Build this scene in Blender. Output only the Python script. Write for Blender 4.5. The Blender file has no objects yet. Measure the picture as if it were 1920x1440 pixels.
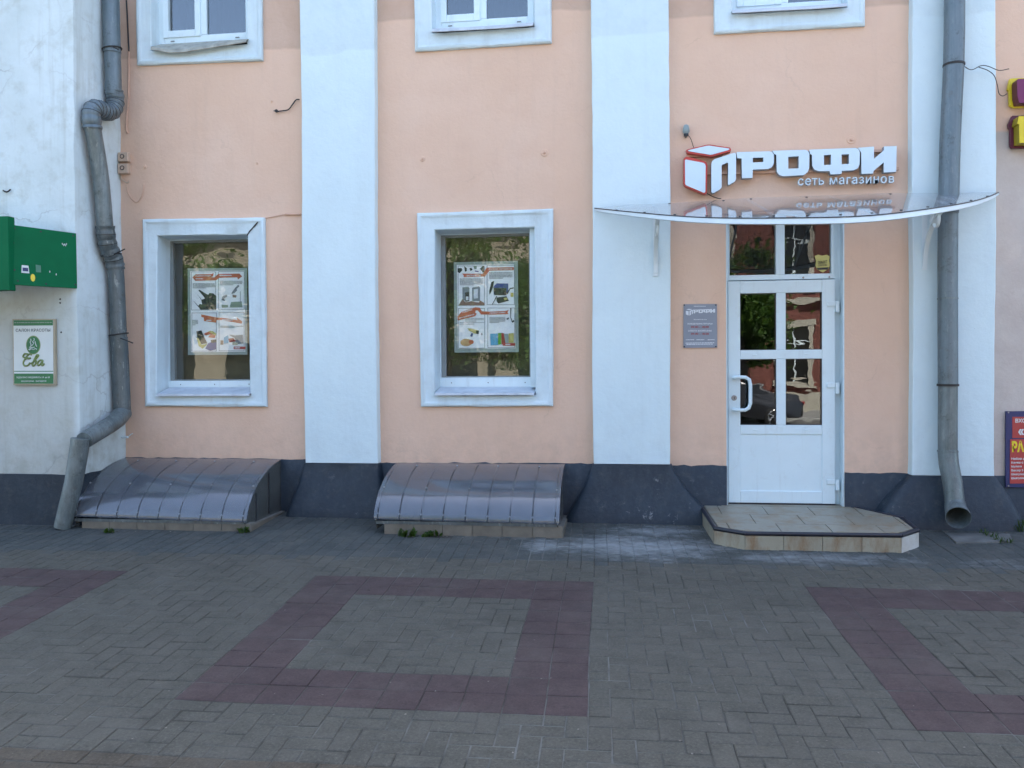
import bpy, math, random
from mathutils import Vector, Matrix, noise as mnoise

R = random.Random(11)
SC = bpy.context.scene
COL = SC.collection
rad = math.radians

# ------------------------------------------------------------------ camera
F0, YAW, PITCH, ROLL = 1553.0, 0.12897, -0.01583, -0.00655
SLOPE, CROSS, PSI = 0.05603, -0.003, 0.01898
CAM = Vector((0.0, -7.8477, 1.3899))
_f = Vector((-math.sin(YAW) * math.cos(PITCH), math.cos(YAW) * math.cos(PITCH), math.sin(PITCH)))
_r0 = Vector((math.cos(YAW), math.sin(YAW), 0)); _u0 = _r0.cross(_f)
_r = _r0 * math.cos(ROLL) + _u0 * math.sin(ROLL)
_u = -_r0 * math.sin(ROLL) + _u0 * math.cos(ROLL)
cd = bpy.data.cameras.new('camera'); cam = bpy.data.objects.new('camera', cd); COL.objects.link(cam)
cd.sensor_width = 36; cd.lens = F0 / 1920 * 36; cd.clip_start = 0.05; cd.clip_end = 2000
m3 = Matrix((_r, _u, -_f)).transposed()
cam.matrix_world = Matrix.Translation(CAM) @ m3.to_4x4()
SC.camera = cam

# ------------------------------------------------------------------ sky, sun, exposure
SUN_EL, SUN_AZ = rad(61), rad(14)          # the sun stands behind the building, a little to the right
w = bpy.data.worlds.new('World'); SC.world = w; w.use_nodes = True
wn = w.node_tree; bg = wn.nodes['Background']
sk = wn.nodes.new('ShaderNodeTexSky'); sk.sky_type = 'NISHITA'; sk.sun_disc = False
sk.sun_elevation = SUN_EL; sk.sun_rotation = SUN_AZ
sk.air_density = 1.0; sk.dust_density = 2.2; sk.ozone_density = 0.0
wn.links.new(sk.outputs[0], bg.inputs[0]); bg.inputs[1].default_value = 0.10
sl = bpy.data.lights.new('sun', 'SUN'); sl.energy = 4.0; sl.angle = rad(0.53); sl.color = (1, 0.96, 0.90)
so = bpy.data.objects.new('sun', sl); COL.objects.link(so)
sdir = Vector((math.sin(SUN_AZ) * math.cos(SUN_EL), math.cos(SUN_AZ) * math.cos(SUN_EL), math.sin(SUN_EL)))
so.rotation_euler = sdir.to_track_quat('Z', 'Y').to_euler(); so.location = (0, 6, 20)
SC.view_settings.view_transform = 'Standard'; SC.view_settings.look = 'None'
SC.view_settings.exposure = 2.70; SC.view_settings.gamma = 1.0
SC.render.engine = 'CYCLES'
SC.cycles.use_denoising = True
SC.cycles.max_bounces = 6; SC.cycles.transparent_max_bounces = 16
SC.cycles.caustics_reflective = False; SC.cycles.caustics_refractive = False
SC.cycles.sample_clamp_indirect = 8
SC.cycles.use_adaptive_sampling = True; SC.cycles.adaptive_threshold = 0.02; SC.cycles.diffuse_bounces = 3

# ------------------------------------------------------------------ geometry helpers
def at(px, py, y=0.0):
    """the point on the plane parallel to the facade at depth y that is seen at a photograph pixel"""
    d = _f + _r * ((px - 960) / F0) - _u * ((py - 720) / F0)
    return CAM + d * ((y - CAM.y) / d.y)
def gz(x, y): return SLOPE * max(y, -4.9) + 0.012 * min(0.0, y + 4.9) + CROSS * x
def gr(px, py):
    d = _f + _r * ((px - 960) / F0) - _u * ((py - 720) / F0)
    t = (SLOPE * CAM.y + CROSS * CAM.x - CAM.z) / (d.z - SLOPE * d.y - CROSS * d.x)
    return CAM + d * t
def project(P):
    d = Vector(P) - CAM; z = d.dot(_f)
    return 960 + F0 * d.dot(_r) / z, 720 - F0 * d.dot(_u) / z, z

ORG = {}
def tag(o, label=None, cat=None, group=None, kind=None):
    if label: o['label'] = label
    if cat: o['category'] = cat
    if group: o['group'] = group
    if kind: o['kind'] = kind
    return o
def thing(name, label, cat, loc=(0, 0, 0), group=None):
    o = bpy.data.objects.new(name, None); COL.objects.link(o); o.location = loc; o.empty_display_size = 0.1
    ORG[o.name] = Vector(loc)
    return tag(o, label, cat, group)
def link_mesh(name, me, mat, parent=None, loc=None, smooth=None, bevel=0.0, shift=True):
    """vertices are in world coordinates; they are moved under the parent's origin"""
    o = bpy.data.objects.new(name, me); COL.objects.link(o)
    if parent is not None:
        org = ORG[parent.name]; o.parent = parent
    else:
        if loc is None and shift:
            xs = [v.co.x for v in me.vertices]; ys = [v.co.y for v in me.vertices]; zs = [v.co.z for v in me.vertices]
            loc = ((min(xs) + max(xs)) / 2, (min(ys) + max(ys)) / 2, min(zs))
        org = Vector(loc or (0, 0, 0)); o.location = org
    if org.length > 0: me.transform(Matrix.Translation(-org))
    ORG[o.name] = org
    if mat is not None: me.materials.append(mat)
    if smooth is not None:
        me.shade_smooth(); me.set_sharp_from_angle(angle=rad(smooth))
    if bevel:
        b = o.modifiers.new('bevel', 'BEVEL'); b.width = bevel; b.segments = 2; b.limit_method = 'ANGLE'; b.angle_limit = rad(40)
    return o

class MB:
    def __init__(s): s.v = []; s.f = []
    def add(s, vs, fs):
        n = len(s.v); s.v += [tuple(p) for p in vs]; s.f += [tuple(i + n for i in q) for q in fs]; return s
    def box(s, x0, x1, y0, y1, z0, z1):
        return s.add([(x0, y0, z0), (x1, y0, z0), (x1, y1, z0), (x0, y1, z0), (x0, y0, z1), (x1, y0, z1), (x1, y1, z1), (x0, y1, z1)],
                     [(0, 3, 2, 1), (4, 5, 6, 7), (0, 1, 5, 4), (1, 2, 6, 5), (2, 3, 7, 6), (3, 0, 4, 7)])
    def prism(s, pts, off):
        """closed polygon pts (facing -off), extruded by the vector off"""
        n = len(pts); off = Vector(off); a = [Vector(p) for p in pts]; b = [p + off for p in a]
        fs = [tuple(range(n)), tuple(range(2 * n - 1, n - 1, -1))]
        for i in range(n):
            j = (i + 1) % n; fs.append((j, i, n + i, n + j))
        return s.add(a + b, fs)
    def rings(s, rs, close=True, cap0=False, cap1=False):
        n = len(rs[0]); vs = [p for r in rs for p in r]; fs = []
        for k in range(len(rs) - 1):
            for i in range(n if close else n - 1):
                j = (i + 1) % n; fs.append((k * n + i, k * n + j, (k + 1) * n + j, (k + 1) * n + i))
        if cap0: fs.append(tuple(range(n - 1, -1, -1)))
        if cap1: fs.append(tuple(range((len(rs) - 1) * n, len(rs) * n)))
        return s.add(vs, fs)
    def tube(s, path, r, n=12, cap=True, flat=1.0):
        P = [Vector(p) for p in path]; m = len(P); rr = r if isinstance(r, (list, tuple)) else [r] * m
        T = [(P[min(i + 1, m - 1)] - P[max(i - 1, 0)]).normalized() for i in range(m)]
        up = Vector((0, 0, 1)) if abs(T[0].z) < 0.9 else Vector((1, 0, 0))
        a = T[0].cross(up).normalized(); rs = []
        for i in range(m):
            if i: a = (a - T[i] * a.dot(T[i])).normalized()
            b = T[i].cross(a)
            rs.append([P[i] + (a * math.cos(t) + b * math.sin(t) * flat) * rr[i] for t in [2 * math.pi * k / n for k in range(n)]])
        return s.rings(rs, True, cap, cap)
    def disc(s, c, nrm, r, h, n=14, r2=None):
        c = Vector(c); nrm = Vector(nrm).normalized()
        return s.tube([c, c + nrm * h], [r, r if r2 is None else r2], n)
    def build(s, name, mat, parent=None, smooth=None, bevel=0.0, loc=None):
        me = bpy.data.meshes.new(name); me.from_pydata(s.v, [], s.f); me.validate(); me.update()
        return link_mesh(name, me, mat, parent, loc, smooth, bevel)

def spline(pts, n=8):
    P = [Vector(p) for p in pts]; out = []
    for i in range(len(P) - 1):
        p0 = P[max(i - 1, 0)]; p1 = P[i]; p2 = P[i + 1]; p3 = P[min(i + 2, len(P) - 1)]
        for k in range(n):
            t = k / n
            out.append(0.5 * ((2 * p1) + (p2 - p0) * t + (2 * p0 - 5 * p1 + 4 * p2 - p3) * t * t + (3 * p1 - p0 - 3 * p2 + p3) * t ** 3))
    out.append(P[-1]); return out

def curve_mesh(loops, depth):
    """2D outlines (with holes) -> solid mesh in local xy, depth along z"""
    cu = bpy.data.curves.new('tmp', 'CURVE'); cu.dimensions = '2D'; cu.fill_mode = 'BOTH'; cu.extrude = depth / 2
    for lp in loops:
        sp = cu.splines.new('POLY'); sp.points.add(len(lp) - 1); sp.use_cyclic_u = True
        for q, (x, y) in zip(sp.points, lp): q.co = (x, y, 0, 1)
    return _eval(cu)
def _eval(cu):
    o = bpy.data.objects.new('tmp', cu); COL.objects.link(o)
    dg = bpy.context.evaluated_depsgraph_get(); dg.update()
    me = bpy.data.meshes.new_from_object(o.evaluated_get(dg))
    bpy.data.objects.remove(o); bpy.data.curves.remove(cu); return me
def text_mesh(body, bold=0.0, depth=0.0, shear=0.0, spacing=1.0):
    cu = bpy.data.curves.new('tmp', 'FONT'); cu.body = body; cu.size = 1; cu.resolution_u = 3
    cu.offset = bold; cu.extrude = depth / 2; cu.shear = shear; cu.space_character = spacing
    return _eval(cu)
def place_text(name, body, p0, p1, height, mat, parent, bold=0.0, depth=0.002, shear=0.0, cap='x', spacing=1.0, n=Vector((0, -1, 0))):
    """lettering that runs from world point p0 to p1 (its baseline), capital height given in metres"""
    me = text_mesh(body, bold, depth=0.0 if depth == 0 else 1.0, shear=shear, spacing=spacing)
    xs = [v.co.x for v in me.vertices]; ys = [v.co.y for v in me.vertices]
    x0, x1 = min(xs), max(xs); capm = {'x': 0.53, 'C': 0.73}[cap]
    p0 = Vector(p0); p1 = Vector(p1); ex = (p1 - p0); up = ex.cross(n).normalized() * -1
    if up.z < 0: up = -up
    for v in me.vertices:
        u = (v.co.x - x0) / (x1 - x0)
        v.co = p0 + ex * u + up * (v.co.y / capm * height) + n * (v.co.z * depth)
    return link_mesh(name, me, mat, parent)

def flat(name, pts, y, mat, parent, t=0.0012):
    """a thin printed piece whose corners are photograph pixels on the plane y"""
    P = [at(px, py, y) for px, py in pts]
    return MB().prism(P, (0, t, 0)).build(name, mat, parent)

# ------------------------------------------------------------------ materials
def nn(nt, typ, **kw):
    n = nt.nodes.new('ShaderNode' + typ)
    for k, v in kw.items(): setattr(n, k, v)
    return n
class NT:
    """small node-graph writer"""
    def __init__(s, name):
        s.m = bpy.data.materials.new(name); s.m.use_nodes = True; s.t = s.m.node_tree
        s.b = s.t.nodes['Principled BSDF']; s.out = s.t.nodes['Material Output']
        s._pos = None
    def L(s, a, b): s.t.links.new(a, b)
    def pos(s):
        if s._pos is None: s._pos = nn(s.t, 'NewGeometry').outputs['Position']
        return s._pos
    def vmul(s, v, k):
        n = nn(s.t, 'VectorMath', operation='MULTIPLY'); s.L(v, n.inputs[0]); n.inputs[1].default_value = k; return n.outputs[0]
    def vadd(s, v, k):
        n = nn(s.t, 'VectorMath', operation='ADD'); s.L(v, n.inputs[0])
        if isinstance(k, tuple): n.inputs[1].default_value = k
        else: s.L(k, n.inputs[1])
        return n.outputs[0]
    def sep(s, v):
        n = nn(s.t, 'SeparateXYZ'); s.L(v, n.inputs[0]); return n.outputs
    def noise(s, scale, detail=4, rough=0.55, stretch=None, vec=None, dist=0.0, col=False):
        v = vec or s.pos()
        if stretch: v = s.vmul(v, stretch)
        n = nn(s.t, 'TexNoise'); n.inputs['Scale'].default_value = scale; n.inputs['Detail'].default_value = detail
        n.inputs['Roughness'].default_value = rough; n.inputs['Distortion'].default_value = dist
        s.L(v, n.inputs['Vector']); return n.outputs['Color' if col else 'Fac']
    def voro(s, scale, feature='F1', vec=None):
        n = nn(s.t, 'TexVoronoi', feature=feature); n.inputs['Scale'].default_value = scale; s.L(vec or s.pos(), n.inputs['Vector']); return n.outputs['Distance']
    def ramp(s, fac, a, b, lo=0.0, hi=1.0):
        n = nn(s.t, 'MapRange'); n.inputs['From Min'].default_value = a; n.inputs['From Max'].default_value = b
        n.inputs['To Min'].default_value = lo; n.inputs['To Max'].default_value = hi; s.L(fac, n.inputs['Value']); return n.outputs[0]
    def math(s, op, a, b=None, c=None):
        n = nn(s.t, 'Math', operation=op)
        for i, q in enumerate((a, b, c)):
            if q is None: continue
            if isinstance(q, (int, float)): n.inputs[i].default_value = q
            else: s.L(q, n.inputs[i])
        return n.outputs[0]
    def mix(s, fac, a, b, mode='MIX'):
        n = nn(s.t, 'Mix', data_type='RGBA', blend_type=mode)
        for sock, q in ((n.inputs[0], fac), (n.inputs[6], a), (n.inputs[7], b)):
            if isinstance(q, (int, float)): sock.default_value = q
            elif isinstance(q, tuple): sock.default_value = (*q, 1) if len(q) == 3 else q
            else: s.L(q, sock)
        return n.outputs[2]
    def base(s, c):
        if isinstance(c, tuple): s.b.inputs['Base Color'].default_value = (*c, 1)
        else: s.L(c, s.b.inputs['Base Color'])
        return s
    def set(s, rough=0.6, metal=0.0, spec=0.5, coat=0.0, ior=None):
        i = s.b.inputs
        if isinstance(rough, (int, float)): i['Roughness'].default_value = rough
        else: s.L(rough, i['Roughness'])
        i['Metallic'].default_value = metal; i['Specular IOR Level'].default_value = spec; i['Coat Weight'].default_value = coat
        i['Coat Roughness'].default_value = 0.08
        if ior: i['IOR'].default_value = ior
        return s
    def bump(s, h, strength=0.3, dist=0.01):
        n = nn(s.t, 'Bump'); n.inputs['Strength'].default_value = strength; n.inputs['Distance'].default_value = dist
        s.L(h, n.inputs['Height']); s.L(n.outputs[0], s.b.inputs['Normal']); return s

def mul(c, k): return tuple(x * k for x in c)
def simple(name, c, rough=0.5, metal=0.0, var=0.12, scale=6.0, spec=0.5, bump=0.0, bscale=60, coat=0.0, c2=None, stretch=None):
    g = NT(name); n = g.noise(scale, 5, stretch=stretch)
    g.base(g.mix(g.ramp(n, 0.3, 0.7), mul(c, 1 - var), c2 or mul(c, 1 + var))).set(rough, metal, spec, coat)
    if bump: g.bump(g.noise(bscale, 4), bump, 0.004)
    return g.m

def peach_plaster():
    g = NT('peach_plaster'); x, y, z = g.sep(g.pos())
    big = g.noise(0.9, 4, 0.5); mid = g.noise(5, 5, 0.6)
    c = g.mix(g.ramp(big, 0.3, 0.7), (0.735, 0.50, 0.36), (0.775, 0.55, 0.415))
    c = g.mix(g.math('MULTIPLY', g.ramp(mid, 0.45, 0.75), 0.30), c, (0.68, 0.45, 0.33))
    # the older, darker coat that starts just under the upper windows; its lower edge is brushed unevenly
    edge = g.math('ADD', z, g.math('MULTIPLY', g.noise(2.2, 3, stretch=(1, 1, 0.2)), 0.10))
    stepx = g.ramp(x, -3.0, -2.3, 4.62, 4.83); stepx2 = g.ramp(x, 0.0, 0.5, 0.0, -0.14)
    thr = g.math('ADD', stepx, stepx2)
    old = g.ramp(g.math('SUBTRACT', edge, thr), -0.012, 0.012)
    c = g.mix(old, c, g.mix(g.ramp(mid, 0.3, 0.7), (0.57, 0.385, 0.28), (0.62, 0.435, 0.33)))
    # greyer paint of the next shop's stretch beyond the last pilaster, below its sign
    right = g.math('MULTIPLY', g.ramp(x, 3.2, 3.21), g.ramp(g.math('SUBTRACT', edge, 3.52), 0.012, -0.012))
    c = g.mix(right, c, g.mix(g.ramp(mid, 0.3, 0.7), (0.53, 0.45, 0.40), (0.60, 0.53, 0.47)))
    # streaks of dirt and splashed soil just above the plinth
    streak = g.math('MULTIPLY', g.ramp(g.noise(9, 4, 0.6, stretch=(1, 1, 0.07)), 0.55, 0.75), 0.13)
    c = g.mix(streak, c, (0.50, 0.37, 0.29))
    low = g.math('MULTIPLY', g.ramp(z, 1.0, 0.45), g.ramp(g.noise(7, 6, 0.7), 0.42, 0.7))
    c = g.mix(g.math('MULTIPLY', low, 0.4), c, (0.40, 0.30, 0.23))
    wv = g.vadd(g.pos(), g.vmul(g.noise(3.0, 4, col=True), (0.45, 0.45, 0.45)))
    cr = g.math('MULTIPLY', g.ramp(g.voro(0.9, 'DISTANCE_TO_EDGE', wv), 0.006, 0.0), g.ramp(g.noise(1.3, 2), 0.52, 0.6)); c = g.mix(g.math('MULTIPLY', cr, 0.16), c, (0.36, 0.25, 0.19))
    patch = g.ramp(g.noise(0.7, 3, 0.5, vec=g.vadd(g.pos(), (3.1, 0.0, 5.2))), 0.54, 0.56); c = g.mix(g.math('MULTIPLY', patch, 0.10), c, (0.80, 0.62, 0.50))
    sp = g.ramp(g.voro(9), 0.022, 0.012)
    c = g.mix(g.math('MULTIPLY', sp, 0.5), c, (0.3, 0.2, 0.15))
    g.base(c).set(0.85, spec=0.25)
    h = g.math('ADD', g.math('MULTIPLY', g.noise(1.7, 3), 3.5), g.math('ADD', g.noise(28, 5, 0.6), g.math('MULTIPLY', g.noise(170, 3), 0.35)))
    g.bump(h, 0.30, 0.012); return g.m
def white_plaster(name, a, b, grime=(0.45, 0.46, 0.42), amount=0.3, old_z=None, cracks=False, low_dirt=0.0, bumpk=0.28):
    g = NT(name); x, y, z = g.sep(g.pos()); big = g.noise(1.3, 5, 0.6); mid = g.noise(6, 6, 0.65)
    c = g.mix(g.ramp(big, 0.32, 0.68), a, b)
    if old_z is not None:
        e = g.math('ADD', z, g.math('MULTIPLY', g.noise(2.0, 3, stretch=(1, 1, .2)), 0.16))
        c = g.mix(g.ramp(g.math('SUBTRACT', e, old_z), -0.01, 0.015), c, g.mix(g.ramp(mid, 0.3, 0.7), mul(a, 0.92), mul(b, 0.95)))
    c = g.mix(g.math('MULTIPLY', g.ramp(mid, 0.5, 0.8), amount), c, grime)
    st = g.ramp(g.noise(7, 4, 0.65, stretch=(1, 1, 0.06)), 0.52, 0.78)
    c = g.mix(g.math('MULTIPLY', st, amount), c, mul(grime, 0.9))
    if low_dirt:
        l = g.math('MULTIPLY', g.ramp(z, 1.1, 0.45), g.ramp(mid, 0.35, 0.7)); c = g.mix(g.math('MULTIPLY', l, low_dirt), c, mul(grime, 0.75))
    if cracks:
        dz = g.math('MULTIPLY', g.ramp(g.math('ADD', z, g.math('MULTIPLY', g.noise(2.5, 4), 0.5)), 2.45, 2.2), g.ramp(x, -4.98, -5.06))
        c = g.mix(g.math('MULTIPLY', dz, g.ramp(big, 0.25, 0.7, 0.3, 0.75)), c, (0.40, 0.39, 0.33))
        wv = g.vadd(g.pos(), g.vmul(g.noise(3.0, 4, col=True), (0.5, 0.5, 0.5)))
        cr = g.ramp(g.voro(0.75, 'DISTANCE_TO_EDGE', g.vmul(wv, (0.55, 1, 1.25))), 0.008, 0.0)
        cr = g.math('MULTIPLY', cr, g.ramp(g.noise(1.1, 2), 0.44, 0.58))
        c = g.mix(g.math('MULTIPLY', cr, 0.4), c, (0.24, 0.24, 0.23))
    sp = g.ramp(g.voro(6.5), 0.02, 0.01); c = g.mix(g.math('MULTIPLY', sp, 0.55), c, (0.25, 0.24, 0.22))
    g.base(c).set(0.8, spec=0.3)
    h = g.math('ADD', g.math('MULTIPLY', g.noise(2.3, 3), 3.0), g.math('ADD', g.noise(24, 5, 0.6), g.math('MULTIPLY', g.noise(150, 3), 0.3)))
    g.bump(h, bumpk, 0.012); return g.m
def plinth_paint():
    g = NT('plinth_paint'); n = g.noise(3.5, 6, 0.65); f = g.noise(22, 5, 0.7); x, y, z = g.sep(g.pos())
    c = g.mix(g.ramp(n, 0.3, 0.7), (0.014, 0.024, 0.037), (0.026, 0.040, 0.056))
    c = g.mix(g.math('MULTIPLY', g.ramp(f, 0.52, 0.78), 0.5), c, (0.060, 0.075, 0.09))
    # flaked patches show the pale render; more of them near the step, where it is worn
    wear = g.math('MULTIPLY', g.ramp(g.noise(5, 7, 0.75), 0.60, 0.66), g.ramp(g.noise(1.4, 3), 0.45, 0.6))
    near = g.ramp(g.math('ABSOLUTE', g.math('SUBTRACT', x, 0.45)), 0.9, 0.1, 0.4, 1.0)
    c = g.mix(g.math('MULTIPLY', g.math('MULTIPLY', wear, near), 0.75), c, (0.30, 0.31, 0.31))
    c = g.mix(g.math('MULTIPLY', g.ramp(g.noise(7, 6, 0.75, stretch=(1, 1, 0.25)), 0.5, 0.7), 0.3), c, (0.07, 0.082, 0.09))
    c = g.mix(g.math('MULTIPLY', g.ramp(g.noise(9, 6, 0.75), 0.55, 0.7), 0.35), c, (0.10, 0.10, 0.095))
    g.base(c).set(g.ramp(n, 0.3, 0.7, 0.45, 0.65), spec=0.4)
    g.bump(g.math('ADD', g.math('MULTIPLY', g.noise(4, 3), 2.5), g.noise(34, 5, 0.65)), 0.4, 0.012); return g.m
def salt_mask(g):
    """lime bloom washed out round the step: patches in the pavement itself"""
    p = g.pos(); tot = None
    for (cx, cy, rx, ry, k) in ((0.15, -1.0, 1.15, 0.62, 1.0), (1.5, -1.22, 1.4, 0.36, 0.8), (0.35, -0.5, 0.9, 0.4, 0.8), (-0.62, -1.02, 0.33, 0.36, 1.0), (2.75, -1.25, 0.7, 0.35, 0.6)):
        v = g.vmul(g.vadd(p, (-cx, -cy, 0)), (1 / rx, 1 / ry, 0))
        n = nn(g.t, 'VectorMath', operation='LENGTH'); g.L(v, n.inputs[0])
        e = g.ramp(n.outputs['Value'], 1.05, 0.15, 0, k)
        tot = e if tot is None else g.math('MAXIMUM', tot, e)
    n1 = g.noise(4.2, 7, 0.75, stretch=(1, 2.0, 1)); n2 = g.noise(17, 4, 0.7)
    s = g.math('ADD', g.math('MULTIPLY', n1, 0.75), g.math('MULTIPLY', n2, 0.3))
    return g.math('MULTIPLY', g.ramp(g.math('ADD', s, g.math('MULTIPLY', tot, 0.42)), 0.71, 1.0), g.ramp(tot, 0.02, 0.25))
def paver_mat(name, a, b, salt=True, speck=0.35, dusty=0.55):
    g = NT(name)
    oi = nn(g.t, 'ObjectInfo').outputs['Random']; isl = nn(g.t, 'NewGeometry').outputs['Random Per Island']
    rnd = g.math('FRACT', g.math('ADD', oi, g.math('MULTIPLY', isl, 7.31)))
    big = g.noise(0.8, 4, 0.6); mid = g.noise(7, 5, 0.6); fine = g.noise(75, 4, 0.75)
    t = g.math('ADD', g.math('MULTIPLY', rnd, 0.50), g.math('MULTIPLY', g.ramp(big, 0.3, 0.7), 0.5))
    c = g.mix(t, a, b)
    c = g.mix(g.math('MULTIPLY', g.ramp(mid, 0.45, 0.75), 0.35), c, mul(a, 0.72))
    c = g.mix(g.math('MULTIPLY', g.ramp(fine, 0.52, 0.70), speck * 1.8), c, mul(b, 1.75))
    c = g.mix(g.math('MULTIPLY', g.ramp(fine, 0.45, 0.30), 0.9), c, mul(a, 0.5))
    dust = g.math('MULTIPLY', g.ramp(g.noise(2.6, 6, 0.72), 0.48, 0.72), dusty); c = g.mix(dust, c, (0.115, 0.108, 0.092))
    damp = g.math('MULTIPLY', g.ramp(g.noise(1.9, 5, 0.7, vec=g.vadd(g.pos(), (7.3, 2.1, 0.0))), 0.58, 0.68), 0.40); c = g.mix(damp, c, mul(a, 0.62))
    gum = g.ramp(g.voro(2.7), 0.045, 0.035); c = g.mix(g.math('MULTIPLY', gum, 0.5), c, mul(a, 0.5))
    spots = g.ramp(g.voro(16), 0.035, 0.015); c = g.mix(g.math('MULTIPLY', spots, 0.55), c, mul(a, 0.35))
    if salt: c = g.mix(g.math('MULTIPLY', salt_mask(g), 0.85), c, (0.27, 0.29, 0.295))
    g.base(c).set(g.ramp(mid, 0.3, 0.7, 0.62, 0.85), spec=0.35)
    g.bump(g.math('ADD', g.noise(150, 4, 0.7), g.math('MULTIPLY', g.noise(18, 3), 1.2)), 0.35, 0.004); return g.m
def zinc(name, a=(0.115, 0.145, 0.15), b=(0.24, 0.28, 0.285), flakes=0.3):
    g = NT(name); n = g.noise(5, 7, 0.75, stretch=(1, 1, 0.4)); f = g.noise(26, 5, 0.75, stretch=(1, 1, 0.3)); v = g.noise(38, 3, 0.6, stretch=(1, 1, 0.03))
    c = g.mix(g.ramp(n, 0.36, 0.66), a, b)
    c = g.mix(g.math('MULTIPLY', g.ramp(v, 0.4, 0.7), 0.35), c, mul(a, 0.65))
    c = g.mix(g.math('MULTIPLY', g.ramp(f, 0.58, 0.64), flakes), c, (0.36, 0.39, 0.37))
    c = g.mix(g.math('MULTIPLY', g.ramp(g.noise(6.5, 7, 0.8), 0.55, 0.66), 0.65), c, (0.055, 0.056, 0.046))
    c = g.mix(g.math('MULTIPLY', g.ramp(g.noise(3.1, 6, 0.8), 0.60, 0.70), 0.4), c, (0.13, 0.085, 0.05))
    g.base(c).set(g.ramp(n, 0.3, 0.7, 0.35, 0.6), metal=0.4, spec=0.5)
    g.bump(g.math('ADD', g.noise(9, 3), g.math('MULTIPLY', g.noise(70, 3), 0.3)), 0.35, 0.008); return g.m
def glass_mat(name, tint=(0.86, 0.90, 0.87), ior=1.75, wobble=0.0, rough=0.0):
    """thin pane: Fresnel mirror over clear transmission"""
    g = NT(name); g.t.nodes.remove(g.b)
    tr = nn(g.t, 'BsdfTransparent'); tr.inputs[0].default_value = (*tint, 1)
    gl = nn(g.t, 'BsdfGlossy'); gl.inputs['Roughness'].default_value = rough; gl.inputs[0].default_value = (1, 1, 1, 1)
    fr = nn(g.t, 'Fresnel'); g.L(g.ramp(nn(g.t, 'NewGeometry').outputs['Backfacing'], 0, 1, ior, 1 / ior), fr.inputs['IOR'])
    mx = nn(g.t, 'MixShader'); g.L(fr.outputs[0], mx.inputs[0]); g.L(tr.outputs[0], mx.inputs[1]); g.L(gl.outputs[0], mx.inputs[2])
    if wobble:
        b = nn(g.t, 'Bump'); b.inputs['Strength'].default_value = 1.0; b.inputs['Distance'].default_value = wobble
        g.L(g.noise(3.2, 2, 0.5, stretch=(0.7, 1, 1.6)), b.inputs['Height']); g.L(b.outputs[0], gl.inputs['Normal'])
    g.L(mx.outputs[0], g.out.inputs['Surface']); return g.m
def sheet_mat(name, tint, body, fac, ior=1.6, rough=0.12, lines=None, wob=0.01):
    """plastic sheet: Fresnel mirror over a part clear, part milky body"""
    g = NT(name); g.base(g.mix(g.ramp(g.noise(5, 6, 0.7), 0.3, 0.75), mul(body, 0.7), mul(body, 1.2))).set(0.6, spec=0.0)
    tr = nn(g.t, 'BsdfTransparent'); tr.inputs[0].default_value = (*tint, 1)
    m1 = nn(g.t, 'MixShader'); m1.inputs[0].default_value = fac; g.L(tr.outputs[0], m1.inputs[1]); g.L(g.b.outputs[0], m1.inputs[2])
    gl = nn(g.t, 'BsdfGlossy'); gl.inputs['Roughness'].default_value = rough; gl.inputs[0].default_value = (1, 1, 1, 1)
    fr = nn(g.t, 'Fresnel'); g.L(g.ramp(nn(g.t, 'NewGeometry').outputs['Backfacing'], 0, 1, ior, 1 / ior), fr.inputs['IOR'])
    mx = nn(g.t, 'MixShader'); g.L(fr.outputs[0], mx.inputs[0]); g.L(m1.outputs[0], mx.inputs[1]); g.L(gl.outputs[0], mx.inputs[2])
    b = nn(g.t, 'Bump'); b.inputs['Strength'].default_value = 0.4
    h = g.math('MULTIPLY', g.noise(2.5, 3), wob)
    if lines:
        x, y, z = g.sep(g.pos()); h = g.math('ADD', h, g.math('MULTIPLY', g.math('SINE', g.math('MULTIPLY', x, lines)), 0.0002))
    b.inputs['Distance'].default_value = 1.0; g.L(h, b.inputs['Height']); g.L(b.outputs[0], gl.inputs['Normal'])
    g.L(mx.outputs[0], g.out.inputs['Surface']); return g.m
def leaf_mat(name, a, b):
    g = NT(name); isl = nn(g.t, 'NewGeometry').outputs['Random Per Island']
    c = g.mix(isl, a, b); g.base(c).set(0.5, spec=0.4)
    tl = nn(g.t, 'BsdfTranslucent'); g.L(g.mix(0.5, c, (0.16, 0.26, 0.03)), tl.inputs[0])
    mx = nn(g.t, 'MixShader'); mx.inputs[0].default_value = 0.4; g.L(g.b.outputs[0], mx.inputs[1]); g.L(tl.outputs[0], mx.inputs[2])
    g.L(mx.outputs[0], g.out.inputs['Surface']); return g.m

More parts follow.
